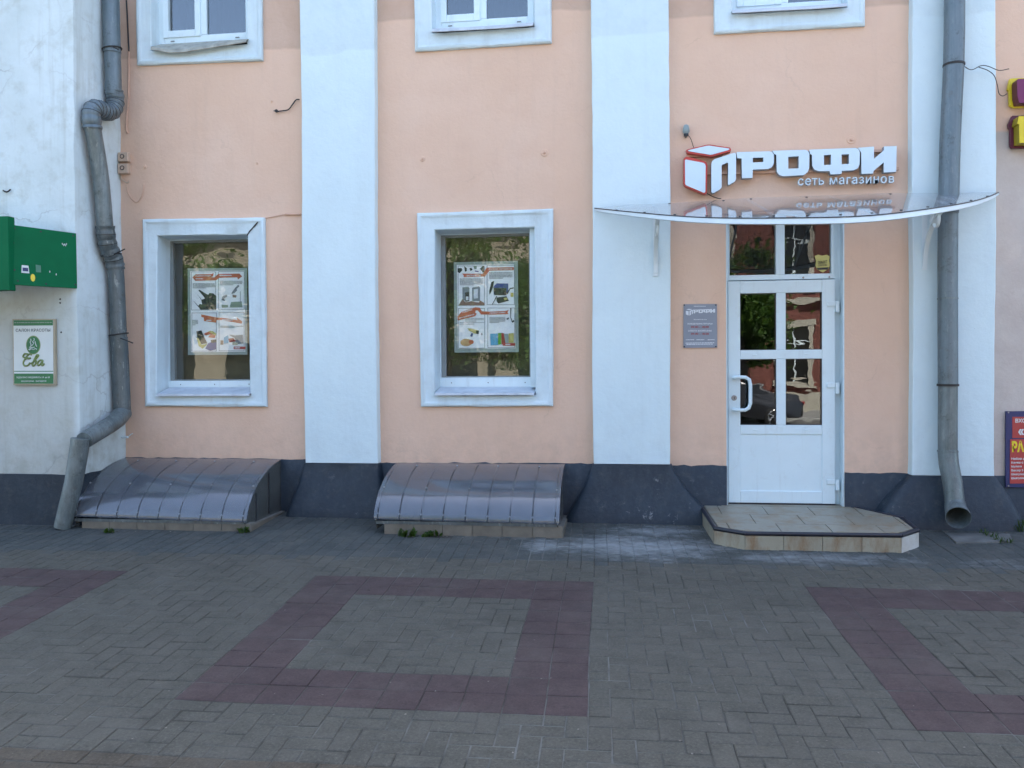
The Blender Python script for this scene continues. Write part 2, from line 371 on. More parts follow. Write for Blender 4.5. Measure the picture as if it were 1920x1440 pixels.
M = {}
M['peach'] = peach_plaster()
M['white_pil'] = white_plaster('white_pilaster_paint', (0.655, 0.785, 0.82), (0.705, 0.835, 0.86), (0.47, 0.54, 0.56), 0.12, old_z=4.55, low_dirt=0.15)
M['surround'] = white_plaster('white_surround_paint', (0.61, 0.73, 0.77), (0.67, 0.79, 0.83), (0.34, 0.36, 0.34), 0.26, bumpk=0.35)
M['neighbour'] = white_plaster('worn_white_plaster', (0.58, 0.66, 0.66), (0.70, 0.79, 0.81), (0.36, 0.38, 0.32), 0.5, cracks=True, low_dirt=0.5, bumpk=0.4)
M['plinth'] = plinth_paint()
def worn_pvc():
    g = NT('white_pvc'); c = g.mix(g.ramp(g.noise(3, 4), 0.3, 0.7), (0.66, 0.785, 0.825), (0.70, 0.83, 0.87))
    st = g.math('MULTIPLY', g.ramp(g.noise(14, 5, 0.7, stretch=(1, 1, 0.12)), 0.56, 0.78), 0.30); c = g.mix(st, c, (0.38, 0.42, 0.42))
    c = g.mix(g.math('MULTIPLY', g.ramp(g.noise(9, 7, 0.78), 0.56, 0.72), 0.22), c, (0.40, 0.42, 0.40))
    g.base(c).set(g.ramp(g.noise(6, 4), 0.3, 0.7, 0.28, 0.45)); return g.m
M['pvc'] = worn_pvc()
M['pvc_grey'] = simple('grey_pvc', (0.22, 0.25, 0.25), 0.4, var=0.1)
M['sill'] = simple('painted_metal_sill', (0.50, 0.56, 0.62), 0.38, var=0.12, scale=9, c2=(0.62, 0.68, 0.74))
M['rusty_sill'] = simple('stained_metal_sill', (0.36, 0.36, 0.31), 0.55, var=0.3, scale=14)
M['glass'] = glass_mat('window_glass', tint=(0.98, 0.99, 0.98), ior=1.62, wobble=0.0014)
M['glass_old'] = glass_mat('door_glass', tint=(0.75, 0.78, 0.77), ior=1.7, wobble=0.0009)
M['glass_up'] = glass_mat('upper_glass', tint=(0.50, 0.56, 0.60), ior=2.2, wobble=0.0006)
M['zinc'] = zinc('zinc_pipe'); M['zinc_dark'] = zinc('weathered_zinc', (0.085, 0.105, 0.11), (0.17, 0.195, 0.20), 0.55)
M['zinc_paint'] = zinc('painted_zinc', (0.125, 0.165, 0.185), (0.185, 0.23, 0.255), 0.18)
M['wire'] = simple('dark_wire', (0.022, 0.02, 0.02), 0.6)
M['peach_wire'] = simple('painted_wire', (0.66, 0.42, 0.30), 0.6)
M['beige_plastic'] = simple('beige_plastic', (0.58, 0.43, 0.32), 0.5)
M['white'] = simple('white_paint', (0.70, 0.80, 0.83), 0.4, var=0.05)
M['letter'] = simple('white_acrylic', (0.62, 0.76, 0.83), 0.25, var=0.03)
M['letter_side'] = simple('grey_letter_side', (0.30, 0.33, 0.36), 0.45)
M['red_acrylic'] = simple('red_acrylic', (0.50, 0.045, 0.03), 0.3)
M['green'] = simple('green_paint', (0.002, 0.125, 0.048), 0.55, var=0.12, scale=3, spec=0.12)
M['sign_green'] = simple('sign_green', (0.018, 0.15, 0.05), 0.45)
M['sign_white'] = simple('sign_white', (0.62, 0.67, 0.66), 0.4, var=0.03)
M['sign_gold'] = simple('sign_gold_green', (0.20, 0.27, 0.10), 0.4)
M['brass_frame'] = simple('beige_frame', (0.36, 0.31, 0.22), 0.45)
M['dark_print'] = simple('dark_print', (0.035, 0.05, 0.06), 0.5)
M['navy'] = simple('navy_sheet', (0.018, 0.028, 0.115), 0.4)
M['red_sheet'] = simple('red_sheet', (0.42, 0.05, 0.045), 0.45, var=0.1)
M['yellow'] = simple('yellow_acrylic', (0.72, 0.56, 0.02), 0.35)
M['yellow_dk'] = simple('yellow_side', (0.36, 0.29, 0.015), 0.4)
M['purple'] = simple('purple_acrylic', (0.17, 0.012, 0.085), 0.35)
M['maroon'] = simple('maroon_side', (0.095, 0.008, 0.03), 0.4)
M['plaque'] = simple('grey_plaque', (0.245, 0.275, 0.325), 0.42, var=0.04)
M['print_white'] = simple('white_print', (0.70, 0.74, 0.78), 0.5, var=0.02)
M['print_red'] = simple('red_print', (0.32, 0.03, 0.03), 0.5)
M['poster'] = simple('poster_paper', (0.86, 0.90, 0.93), 0.35, var=0.03, scale=12)
M['poster_film'] = simple('poster_film', (0.28, 0.35, 0.34), 0.3, var=0.1)
M['orange'] = simple('orange_print', (0.50, 0.11, 0.055), 0.45)
M['grey_print'] = simple('grey_print', (0.20, 0.23, 0.26), 0.5)
M['black_print'] = simple('black_print', (0.018, 0.022, 0.026), 0.45)
M['blue_print'] = simple('blue_print', (0.03, 0.05, 0.24), 0.45)
M['cyan_print'] = simple('cyan_print', (0.10, 0.36, 0.55), 0.45)
M['lime_print'] = simple('lime_print', (0.10, 0.34, 0.03), 0.45)
M['yellow_print'] = simple('yellow_print', (0.50, 0.45, 0.14), 0.45)
M['tan_print'] = simple('tan_print', (0.58, 0.36, 0.16), 0.45)
M['skin_print'] = simple('brown_print', (0.25, 0.15, 0.11), 0.5)
M['pcb_print'] = simple('grey_green_print', (0.22, 0.30, 0.24), 0.5)
M['olive'] = simple('olive_board', (0.10, 0.092, 0.05), 0.8, var=0.12, scale=2.5)
M['interior'] = simple('dark_interior', (0.05, 0.05, 0.045), 0.9)
M['curtain'] = simple('darkened_curtain', (0.016, 0.02, 0.022), 0.9)  # curtain blackened: the dark of the room is put into its colour
M['poly'] = sheet_mat('smoky_sheet', (0.74, 0.76, 0.80), (0.165, 0.185, 0.21), 0.5, ior=1.78, rough=0.13, lines=300, wob=0.0012)
M['side_sheet'] = sheet_mat('smoky_side_sheet', (0.5, 0.52, 0.52), (0.13, 0.14, 0.135), 0.65, ior=1.5, rough=0.25)
M['canopy'] = sheet_mat('canopy_sheet', (0.95, 0.94, 0.93), (0.66, 0.66, 0.66), 0.18, ior=1.42, rough=0.015, wob=0.004)
M['steel_dark'] = simple('dark_steel', (0.035, 0.04, 0.045), 0.5, metal=0.3)
M['bolt'] = simple('bolt_steel', (0.28, 0.29, 0.30), 0.35, metal=0.7)
M['curb_tile'] = simple('curb_tile', (0.155, 0.137, 0.108), 0.55, var=0.25, scale=8, bump=0.2)
M['mortar'] = simple('mortar', (0.17, 0.165, 0.15), 0.9, var=0.25, scale=12, bump=0.4)
M['nosing'] = simple('dark_nosing', (0.018, 0.02, 0.03), 0.35, var=0.3)
M['concrete'] = simple('old_concrete', (0.12, 0.122, 0.115), 0.85, var=0.3, scale=9, bump=0.5)
M['weed'] = leaf_mat('weed_leaf', (0.022, 0.055, 0.010), (0.05, 0.10, 0.02))
M['leaf'] = leaf_mat('tree_leaf', (0.03, 0.075, 0.012), (0.075, 0.15, 0.025))
M['bark'] = simple('bark', (0.06, 0.05, 0.04), 0.9, var=0.3, scale=12, bump=0.6)
M['pale_slab'] = simple('pale_slab', (0.19, 0.19, 0.185), 0.85, var=0.15, scale=4)
M['asphalt'] = simple('asphalt', (0.085, 0.084, 0.082), 0.85, var=0.2, scale=4, bump=0.3, bscale=200)
M['kerb'] = simple('kerb_stone', (0.38, 0.38, 0.36), 0.8, var=0.15, scale=5)
M['beige_wall'] = simple('beige_plaster', (0.30, 0.26, 0.19), 0.85, var=0.2, scale=2, bump=0.3)
M['red_brick'] = simple('red_brick', (0.17, 0.058, 0.044), 0.8, var=0.25, scale=9, bump=0.3)
M['cream'] = simple('cream_trim', (0.42, 0.39, 0.32), 0.7, var=0.1)
M['roof_tin'] = simple('roof_tin', (0.13, 0.14, 0.14), 0.5, var=0.15)
M['car_paint'] = simple('black_car_paint', (0.012, 0.013, 0.016), 0.25, var=0.1, coat=1.0)
M['rubber'] = simple('tyre_rubber', (0.015, 0.015, 0.016), 0.8)
M['alloy'] = simple('alloy_rim', (0.55, 0.56, 0.57), 0.3, metal=0.8)
M['dark_glass'] = simple('dark_glass', (0.01, 0.012, 0.014), 0.05)
M['lamp_red'] = simple('tail_lamp', (0.4, 0.02, 0.02), 0.2)
M['lamp_clear'] = simple('head_lamp', (0.6, 0.6, 0.6), 0.1)
def tile_mat(name, a, b, stain):
    g = NT(name); oi = nn(g.t, 'ObjectInfo').outputs['Random']
    c = g.mix(g.math('ADD', g.math('MULTIPLY', oi, 0.5), g.math('MULTIPLY', g.ramp(g.noise(3, 5, 0.6), 0.3, 0.7), 0.5)), a, b)
    c = g.mix(g.math('MULTIPLY', g.ramp(g.noise(6, 6, 0.7, stretch=(1, 1, 0.35)), 0.46, 0.66), 0.85), c, stain)
    c = g.mix(g.math('MULTIPLY', g.ramp(g.noise(26, 5, 0.7), 0.55, 0.8), 0.4), c, mul(a, 0.5))
    g.base(c).set(0.42, spec=0.4); g.bump(g.noise(40, 4), 0.15, 0.003); return g.m
M['step_tile'] = tile_mat('step_tile', (0.245, 0.225, 0.175), (0.31, 0.29, 0.23), (0.23, 0.16, 0.085))
M['riser_tile'] = tile_mat('riser_tile', (0.28, 0.255, 0.185), (0.36, 0.335, 0.255), (0.20, 0.105, 0.04))
M['riser_clean'] = tile_mat('riser_tile_pale', (0.50, 0.50, 0.47), (0.58, 0.58, 0.55), (0.42, 0.38, 0.30))
M['field'] = paver_mat('grey_paver', (0.068, 0.066, 0.054), (0.086, 0.083, 0.067))
M['brown'] = paver_mat('brown_paver', (0.060, 0.050, 0.036), (0.084, 0.070, 0.051))
M['band'] = paver_mat('dark_paver', (0.046, 0.053, 0.051), (0.070, 0.078, 0.074))
M['redtile'] = paver_mat('red_paver', (0.055, 0.037, 0.037), (0.074, 0.051, 0.049), salt=True, speck=0.25, dusty=0.28)
def bed_mat():
    g = NT('joint_sand'); n = g.noise(1.6, 5, 0.7); f = g.noise(60, 3)
    c = g.mix(g.ramp(n, 0.42, 0.6), (0.050, 0.049, 0.042), (0.17, 0.17, 0.155))
    c = g.mix(salt_mask(g), c, (0.24, 0.265, 0.275)); c = g.mix(g.math('MULTIPLY', f, 0.3), c, (0.05, 0.05, 0.045))
    g.base(c).set(0.95, spec=0.2); return g.m
M['bed'] = bed_mat()

# ================================================================== THE SETTING
# far ground sheet, road, kerbs
g0 = MB(); g0.add([(-400, -400, -0.95), (400, -400, -0.95), (400, 60, -0.95), (-400, 60, -0.95)], [(0, 1, 2, 3)])
tag(g0.build('ground', M['concrete']), kind='structure')
tag(MB().box(-60, 60, -20.5, -9.8, -0.94, -0.46).build('road', M['asphalt']), kind='structure')
tag(MB().box(-60, 60, -30, -20.7, -0.94, -0.33).build('far_pavement', M['pale_slab']), kind='structure')
for (ya, yb, zt) in ((-9.8, -9.62, -0.33), (-20.7, -20.5, -0.32)):
    tag(MB().box(-60, 60, ya, yb, -0.95, zt).build('kerb', M['kerb'], bevel=0.02), kind='structure')

tag(MB().box(-60, 60, -9.62, -6.95, -0.9, gz(0, -8) + 0.035).build('bounce_strip', M['pale_slab']), kind='structure')  # unseen pale strip, added to bounce sunlight onto the lower facade
# pavement: a sloping bed of joint sand that carries the pavers
X0, X1, Y0 = -7.4, 6.6, -6.9
bed = MB(); nx, ny = 28, 16
vs = []; fs = []
for j in range(ny + 1):
    for i in range(nx + 1):
        x = X0 - 8 + (X1 - X0 + 16) * i / nx; y = -9.62 + 9.72 * j / ny
        vs.append((x, y, gz(x, y) - 0.0036))
for j in range(ny):
    for i in range(nx):
        a = j * (nx + 1) + i; fs.append((a, a + 1, a + nx + 2, a + nx + 1))
bed.add(vs, fs)
pavement = bed.build('pavement', M['bed'], loc=(0, 0, 0)); tag(pavement, kind='structure')

EX = Vector((math.cos(PSI), math.sin(PSI), 0)); EY = Vector((-math.sin(PSI), math.cos(PSI), 0))
OR1 = Vector((-2.22156, 5.84093 - 7.8477, 0))
def U(i):
    if i < -14: return -14 * 0.1043 + (i + 14) * 0.1015
    if i < 0: return i * 0.1043
    if i <= 20: return i * 0.1015
    if i <= 34: return 2.03 + (i - 20) * 0.1043
    return 2.03 + 14 * 0.1043 + (i - 34) * 0.1015
def V(j): return j * 0.1015
def G(u, v):
    p = OR1 + EX * u - EY * v
    p.x += 0.006 * math.sin(v * 2.3 + u) ; p.y += 0.005 * math.sin(u * 1.9 + 1.3 * v)
    return Vector((p.x, p.y, gz(p.x, p.y)))
ex3 = Vector((EX.x, EX.y, gz(EX.x, EX.y))).normalized(); ey3 = Vector((EY.x, EY.y, gz(EY.x, EY.y))).normalized(); ez3 = ex3.cross(ey3)
SLAB = Matrix((ex3, ey3, ez3)).transposed()

def paver_verts(lx, ly, b=0.006, h=0.03, jit=0.0, rr=None):
    """bevelled top, straight sides; slightly worn corners"""
    def ring(dx, z, k=0.0):
        out = []
        for sx, sy in ((-1, -1), (1, -1), (1, 1), (-1, 1)):
            j = (rr.uniform(-jit, jit), rr.uniform(-jit, jit)) if rr else (0, 0)
            out.append((sx * (lx / 2 - dx) + j[0], sy * (ly / 2 - dx) + j[1], z))
        return out
    vs = ring(0, -h) + ring(0, -b * 0.75) + ring(b, 0)
    fs = [(8, 9, 10, 11)]
    for k in (0, 4):
        for i in range(4):
            j = (i + 1) % 4; fs.append((k + i, k + j, k + 4 + j, k + 4 + i))
    return vs, fs
def paver_meshes(lx, ly, mat, n=4):
    out = []
    for k in range(n):
        vs, fs = paver_verts(lx, ly, R.uniform(0.003, 0.0055), jit=0.0012, rr=R)
        me = bpy.data.meshes.new('paver'); me.from_pydata(vs, [], fs); me.materials.append(mat); out.append(me)
    return out
JT = 0.0040
SIZE = {'H': (2, 1), 'V': (1, 2), 'S': (1, 1), 'T': (2, 2)}
def dims(kind, i, j):
    a, b = SIZE[kind]; return U(i + a) - U(i) - JT, V(j + b) - V(j) - JT
def ring_at(i, j):
    if not (0 <= j < 20): return False
    for s in (0, 34, -34, 68):
        k = i - s
        if 0 <= k < 20: return (k < 4 or k >= 16 or j < 4 or j >= 16)
    return False
def jband(i): return -5 if (i % 4 or (i // 4) % 3 == 1) else -4
pieces = []           # (type, kind, i, j)
I0, I1, J1 = -52, 88, 48
STEP_POLY = [gr(1316, 986), gr(1339, 1020), gr(1397, 1030.6), gr(1691, 1036), gr(1723, 1025), Vector((2.42, 0.1, 0)), Vector((0.72, 0.1, 0))]
def blocked(p):
    if p.y > -0.03: return True
    if p.x < -5.02 and p.y > -0.74: return True
    for (a, b) in ((-4.90, -3.38), (-2.04, -0.52)):
        if a < p.x < b and p.y > -0.78: return True
    if 0.84 < p.x < 2.33 and p.y > -0.92: return True
    return False
used = set()
def fieldcell(i, j): return jband(i) <= j < J1 and not ring_at(i, j) and I0 <= i < I1 and not (25 <= j < 33)
for i in range(I0, I1):
    for j in range(-6, J1):
        if (i, j) in used: continue
        if ring_at(i, j):
            if i % 2 == 0 and j % 2 == 0: pieces.append(('redtile', 'T', i, j))
            continue
        if not fieldcell(i, j): continue
        k = (i - j) % 4
        if k == 0 and fieldcell(i + 1, j): pieces.append(('field', 'H', i, j))
        elif k == 1 and fieldcell(i - 1, j): continue
        elif k == 3 and fieldcell(i, j + 1): pieces.append(('field', 'V', i, j))
        elif k == 2 and fieldcell(i, j - 1): continue
        else: pieces.append(('field', 'S', i, j))
for i in range(I0, I1):
    j = jband(i)
    if (i * 7) % 5 == 0: pieces.append(('band', 'S', i, j - 1)); j -= 1
    while j > -24:
        pieces.append(('band', 'V', i, j - 2)); j -= 2
for j in range(25, 33):
    for i in range(I0, I1 - 1, 2): pieces.append(('brown', 'H', i + (j % 2), j))
rows = []
for typ, kind, i, j in pieces:
    a, b = SIZE[kind]; c = G((U(i) + U(i + a)) / 2, (V(j) + V(j + b)) / 2)
    if not (X0 < c.x < X1 and c.y > Y0) or blocked(c): continue
    px, py, z = project(c)
    rows.append((typ, kind, i, j, c, z if (-15 < px < 1935 and py < 1455) else 99 + z))
rows.sort(key=lambda r: r[5])
count = {'field': 0, 'band': 0, 'redtile': 0, 'brown': 0}; cache = {}; rest = {k: MB() for k in count}
PN = {'field': 'paving_brick', 'band': 'dark_paving_brick', 'redtile': 'red_paving_tile', 'brown': 'brown_paving_brick'}
for typ, kind, i, j, c, z in rows:
    dx, dy = dims(kind, i, j); key = (typ, kind, round(dx, 4), round(dy, 4))
    lift = R.gauss(0, 0.0013); tilt = Matrix.Rotation(R.gauss(0, 0.0035), 3, 'X') @ Matrix.Rotation(R.gauss(0, 0.0035), 3, 'Y') @ Matrix.Rotation(R.gauss(0, 0.003), 3, 'Z')
    lift = max(-0.0022, min(0.0025, lift))
    mat4 = Matrix.Translation(c + ez3 * lift) @ (SLAB @ tilt).to_4x4()
    if z < 99 and count[typ] < 300:
        if key not in cache: cache[key] = paver_meshes(dx, dy, M[typ])
        o = bpy.data.objects.new(PN[typ], R.choice(cache[key])); COL.objects.link(o); o.parent = pavement; o.matrix_local = mat4
        count[typ] += 1
    else:
        vs, fs = paver_verts(dx, dy, 0.0045, jit=0.0012, rr=R); rest[typ].add([mat4 @ Vector(v) for v in vs], fs)
for typ, mb in rest.items():
    if mb.v: tag(mb.build({'field': 'paving_bricks', 'band': 'dark_paving_bricks', 'redtile': 'red_paving_tiles', 'brown': 'brown_paving_bricks'}[typ], M[typ], pavement), kind='stuff')

# ================================================================== THE PEACH BUILDING
HB = 10.2
bld = thing('peach_building', 'peach rendered shop building with broad white pilasters and dark blue plinth', 'building', (0, 0, 0))
XC = -5.0                                     # inner corner with the neighbour
PILX = [(-3.050, -2.317), (-0.2425, 0.4655), (2.577, 3.264)]
XR = 9.5
D0, D1 = at(1362, 700, 0).x, at(1583, 700, 0).x        # door opening
DT = at(1470, 398, 0).z
def q2(pts, y): return [at(px, py, y) for px, py in pts]
# outer and inner outlines of the window surrounds (TL, TR, BR, BL)
WIN = [
    dict(o=[(267, 411), (496, 408), (500, 763), (272, 762)], i=[(294.5, 442), (464, 439.5), (469, 741), (293, 741)]),
    dict(o=[(782, 399.6), (1037, 391), (1037, 762), (789.5, 763)], i=[(815, 431), (1001.5, 426), (1004, 741), (814.6, 741)]),
]
def quad_world(px):  return [Vector((p.x, 0, p.z)) for p in q2(px, -0.03)]
for wd in WIN: wd['O'] = quad_world(wd['o']); wd['I'] = quad_world(wd['i'])
def upper(bl, br, il, ir, zi):
    """upper windows: only their lower ends are seen, they go on upwards"""
    B = [Vector((p.x, 0, p.z)) for p in q2([bl, br], -0.03)]; I = [Vector((p.x, 0, p.z)) for p in q2([il, ir], -0.03)]
    H = 2.35
    return dict(O=[B[0] + Vector((-0.01, 0, H)), B[1] + Vector((-0.0, 0, H)), B[1], B[0]],
                I=[I[0] + Vector((-0.005, 0, H - 0.36)), I[1] + Vector((0, 0, H - 0.36)), I[1], I[0]])
UP = [upper((257, 122), (492, 113), (284, 95), (463, 82), 0), upper((778, 96), (1034, 80), (810, 62), (1001, 50), 0), upper((1339, 63), (1622, 48), (1373, 26), (1588, 14), 0)]
holes = []
for wd in WIN + UP:
    I = wd['I']; m = 0.03
    holes.append((min(I[0].x, I[3].x) - m, max(I[1].x, I[2].x) + m, min(I[2].z, I[3].z) - m, max(I[0].z, I[1].z) + m))
holes.append((D0, D1, -0.3, DT))
xs = sorted({XC - 0.4, XR, *[h[0] for h in holes], *[h[1] for h in holes]}); zs = sorted({-0.4, HB, *[h[2] for h in holes], *[h[3] for h in holes]})
wall = MB()
def solid(x, z): return not any(h[0] < x < h[1] and h[2] < z < h[3] for h in holes) and xs[0] < x < xs[-1] and zs[0] < z < zs[-1]
TH = 0.42
for a in range(len(xs) - 1):
    for b in range(len(zs) - 1):
        xm, zm = (xs[a] + xs[a + 1]) / 2, (zs[b] + zs[b + 1]) / 2
        if not solid(xm, zm): continue
        x0, x1, z0, z1 = xs[a], xs[a + 1], zs[b], zs[b + 1]
        wall.add([(x0, 0, z0), (x1, 0, z0), (x1, 0, z1), (x0, 0, z1)], [(0, 1, 2, 3)])
        wall.add([(x0, TH, z0), (x1, TH, z0), (x1, TH, z1), (x0, TH, z1)], [(3, 2, 1, 0)])
        for (xa, xb, dxm) in ((x0, x0, x0 - 1e-3), (x1, x1, x1 + 1e-3)):
            if not solid(dxm, zm): wall.add([(xa, 0, z0), (xa, 0, z1), (xa, TH, z1), (xa, TH, z0)], [(0, 1, 2, 3)])
        for (za, dzm) in ((z0, z0 - 1e-3), (z1, z1 + 1e-3)):
            if not solid(xm, dzm): wall.add([(x0, 0, za), (x1, 0, za), (x1, TH, za), (x0, TH, za)], [(0, 1, 2, 3)])
wall.build('wall', M['peach'], bld)
# the body of the house behind the front wall, with floors that keep the rooms dark
MB().box(XC - 0.4, XR, 11.5, 12.0, -0.4, HB).build('rear_wall', M['peach'], bld)
MB().box(XC - 0.4, XC - 0.05, 0.45, 11.5, -0.4, HB).build('party_wall', M['interior'], bld); MB().box(XR - 0.35, XR - 0.02, 0.45, 11.5, -0.4, HB).build('party_wall', M['interior'], bld)
MB().box(XC - 0.3, XR - 0.4, 0.43, 11.5, 3.3, 3.5).build('floor_slab', M['interior'], bld); MB().box(XC - 0.3, XR - 0.4, 0.43, 11.5, -0.35, 0.12).build('floor_slab', M['interior'], bld)
MB().box(XC - 0.3, XR - 0.4, 2.6, 2.75, 0.13, 3.29).build('partition', M['interior'], bld); MB().box(XC - 0.3, XR - 0.4, 2.6, 2.75, 3.51, HB - 0.3).build('partition', M['interior'], bld)
MB().box(XC - 0.6, XR + 0.2, -0.45, 12.4, HB, HB + 0.25).build('roof', M['roof_tin'], bld)

# painted plinth strips between the pilasters
ZP = {0: 0.538, 1: 0.503, 2: 0.5025, 3: 0.443, 4: 0.43}
def plinth_strip(x0, x1, zt0, zt1, name='plinth', y=-0.014):
    n = max(2, int((x1 - x0) / 0.06)); top = []; mb = MB()
    fr = []; bk = []
    for k in range(n + 1):
        x = x0 + (x1 - x0) * k / n; z = zt0 + (zt1 - zt0) * k / n + R.gauss(0, 0.0035)
        fr.append([(x, y, -0.25), (x, y, z - 0.004), (x, y + 0.004, z), (x, 0.004, z)])
    mb.rings(fr, close=False)
    return mb.build(name, M['plinth'], bld, smooth=50)
plinth_strip(XC, PILX[0][0], 0.538, 0.530); plinth_strip(PILX[0][1], PILX[1][0], 0.500, 0.513)
plinth_strip(PILX[1][1], D0, 0.503, 0.503); plinth_strip(D1, PILX[2][0], 0.445, 0.442); plinth_strip(PILX[2][1], XR, 0.43, 0.43)

PY = -0.11
for k, (x0, x1) in enumerate(PILX):
    zb = (0.507, 0.520, 0.440)[k]; n = 60; rings = []
    ph = R.uniform(0, 9)
    for i in range(n + 1):
        z = zb + (HB - 0.02 - zb) * i / n
        w0 = 0.006 * math.sin(z * 1.7 + ph) + R.gauss(0, 0.0016); w1 = 0.006 * math.sin(z * 1.3 + ph * 2) + R.gauss(0, 0.0016); wy = 0.004 * math.sin(z * 2.1 + ph)
        c = 0.008
        rings.append([(x0 + w0, 0.01, z), (x0 + w0, PY + c + wy, z), (x0 + c + w0, PY + wy, z), (x1 - c + w1, PY + wy, z), (x1 + w1, PY + c + wy, z), (x1 + w1, 0.01, z)])
    MB().rings(rings, close=False, cap0=False).add(rings[0], [(0, 1, 2, 3, 4, 5)]).build('pilaster', M['white_pil'], bld, smooth=35)
    # the foot: dark, flared and hand-rendered
    fl, frr = ((0.17, 0.12), (0.26, 0.40), (0.34, 0.22))[k]
    prof = [(0.0, 0.0), (0.06, 0.03), (0.16, 0.10), (0.3, 0.22), (0.48, 0.40), (0.68, 0.64), (0.85, 0.86), (1.0, 1.0), (1.25, 1.02)]
    if k == 2: prof = [(0.0, 0.0), (0.08, 0.10), (0.2, 0.26), (0.36, 0.46), (0.55, 0.66), (0.75, 0.84), (0.9, 0.95), (1.0, 1.0), (1.25, 1.02)]
    rings = []
    gzl = gz((x0 + x1) / 2, -0.2) - 0.0
    for (t, s) in prof:
        z = zb - 0.006 - (zb - gzl) * t; yy = PY - 0.008 - 0.115 * s; xa = x0 - 0.012 - fl * s; xb = x1 + 0.012 + frr * s
        N = 14; ring = [(xa, 0.0, z)]
        rcor = 0.03 + 0.05 * s
        ring += [(xa, yy + rcor, z), (xa + rcor * 0.3, yy + rcor * 0.3, z)]
        for q in range(N + 1):
            f_ = q / N; ring.append((xa + rcor + (xb - xa - 2 * rcor) * f_, yy + R.gauss(0, 0.0025), z + (0 if 0 < t < 1 else 0)))
        ring += [(xb - rcor * 0.3, yy + rcor * 0.3, z), (xb, yy + rcor, z), (xb, 0.0, z)]
        rings.append(ring)
    MB().rings(rings[::-1], close=False).add(rings[0], [tuple(range(len(rings[0])))]).build('pilaster_base', M['plinth'], bld, smooth=60)

# ------------------------------------------------------------------ window surrounds, frames, panes
def quad_inset(Q, d):
    c = sum(Q, Vector()) / 4; out = []
    sg = [(1, -1), (-1, -1), (-1, 1), (1, 1)]
    return [Vector((p.x + s[0] * d, p.y, p.z + s[1] * d)) for p, s in zip(Q, sg)]
def loop_pts(Q, y, n, jit):
    out = []
    for k in range(4):
        a, b = Q[k], Q[(k + 1) % 4]
        for i in range(n):
            p = a.lerp(b, i / n); j = jit if i else jit * 0.3
            out.append(Vector((p.x + R.gauss(0, j), y + R.gauss(0, jit * 0.6), p.z + R.gauss(0, j))))
    return out
def surround(win, wd, depth):
    O, I = wd['O'], wd['I']; n = 14
    lv = [(O, 0.004), (O, -0.028), (quad_inset(O, 0.012), -0.040), (quad_inset(O, 0.034), -0.042), (quad_inset(O, 0.050), -0.031), (quad_inset(O, 0.058), -0.028),
          (quad_inset(I, -0.008), -0.030), (I, -0.022), (quad_inset(I, 0.0), 0.02), (quad_inset(I, 0.012), depth)]
    rs = [loop_pts(q, y, n, 0.0016) for q, y in lv]
    return MB().rings(rs).build('surround', M['surround'], win, smooth=38)
def bar_frame(mb, x0, x1, z0, z1, wl, wr, wt, wb, y0, y1):
    mb.box(x0, x0 + wl, y0, y1, z0, z1); mb.box(x1 - wr, x1, y0, y1, z0, z1)
    mb.box(x0 + wl, x1 - wr, y0 + 0.002, y1, z1 - wt, z1); mb.box(x0 + wl, x1 - wr, y0 + 0.002, y1, z0, z0 + wb); return mb
DEP = 0.20
for k, wd in enumerate(WIN):
    I = wd['I']; x0 = min(I[0].x, I[3].x) + 0.01; x1 = max(I[1].x, I[2].x) - 0.008; zt = max(I[0].z, I[1].z) - 0.006
    zg = at(900, 707.5 if k else 711, DEP).z; zf = at(900, 726 if k else 724, DEP).z
    fr = MB(); bar_frame(fr, x0, x1, zf, zt, 0.012, 0.05, 0.012, zg - zf, DEP - 0.02, DEP + 0.05)
    win = fr.build('window', M['pvc'], bld, bevel=0.003)
    win['label'] = ('shop window with white frame in the left peach bay', 'shop window with white frame in the middle peach bay')[k]
    surround(win, wd, DEP + 0.02)
    if k == 0:
        cr_ = [at(*q_, -0.0335) for q_ in ((463, 442), (468, 434), (474, 427), (478, 423), (486, 413))]; MB().tube(cr_, [0.004, 0.007, 0.005, 0.008, 0.003], 5).build('corner_crack', M['wire'], win)
    sash = MB(); bar_frame(sash, x0 + 0.014, x1 - 0.052, zg + 0.001, zt - 0.014, 0.045, 0.02, 0.02, 0.012, DEP + 0.0, DEP + 0.045); sash.build('sash', M['pvc_grey'], win, bevel=0.003)
    MB().box(x0 + 0.03, x1 - 0.06, DEP + 0.018, DEP + 0.024, zg + 0.004, zt - 0.02).build('pane', M['glass'], win)
    # folded metal sill
    zs1 = at(900, 741, -0.075).z; xa, xb = at(815 if k else 294, 741, -0.07).x, at(1002 if k else 467.5, 741, -0.07).x
    pr = [(DEP - 0.022, zf + 0.004), (-0.072, zs1 + 0.02), (-0.075, zs1), (-0.070, zs1), (-0.066, zs1 + 0.014), (DEP - 0.022, zf - 0.004)]
    MB().rings([[(x, y, z + (0.004 if x > 0 else 0)) for y, z in pr] for x in (xa, (xa + xb) / 2, xb)], True, True, True).build('sill', M['sill'], win)
    for fx in (0.12, 0.5, 0.88): MB().disc((xa + (xb - xa) * fx, DEP - 0.022, (zf + zg) / 2 - 0.004), (0, -1, 0), 0.005, 0.003, 8).build('drain_hole', M['steel_dark'], win)
    # reveal packing on the right of the middle window
    if k == 1:
        MB().box(x1 - 0.045, x1 + 0.012, 0.03, DEP + 0.01, zf, zt).build('jamb_lining', M['surround'], win)
    # board that closes the display off from the room
    MB().box(x0 - 0.2, x1 + 0.2, 0.40, 0.416, zf - 0.2, zt + 0.1).build('backing_board', M['olive'], win)
    MB().box(x0 - 0.02, x1 + 0.02, DEP + 0.055, 0.40, zf - 0.03, zf - 0.005).build('inner_sill', M['olive'], win)

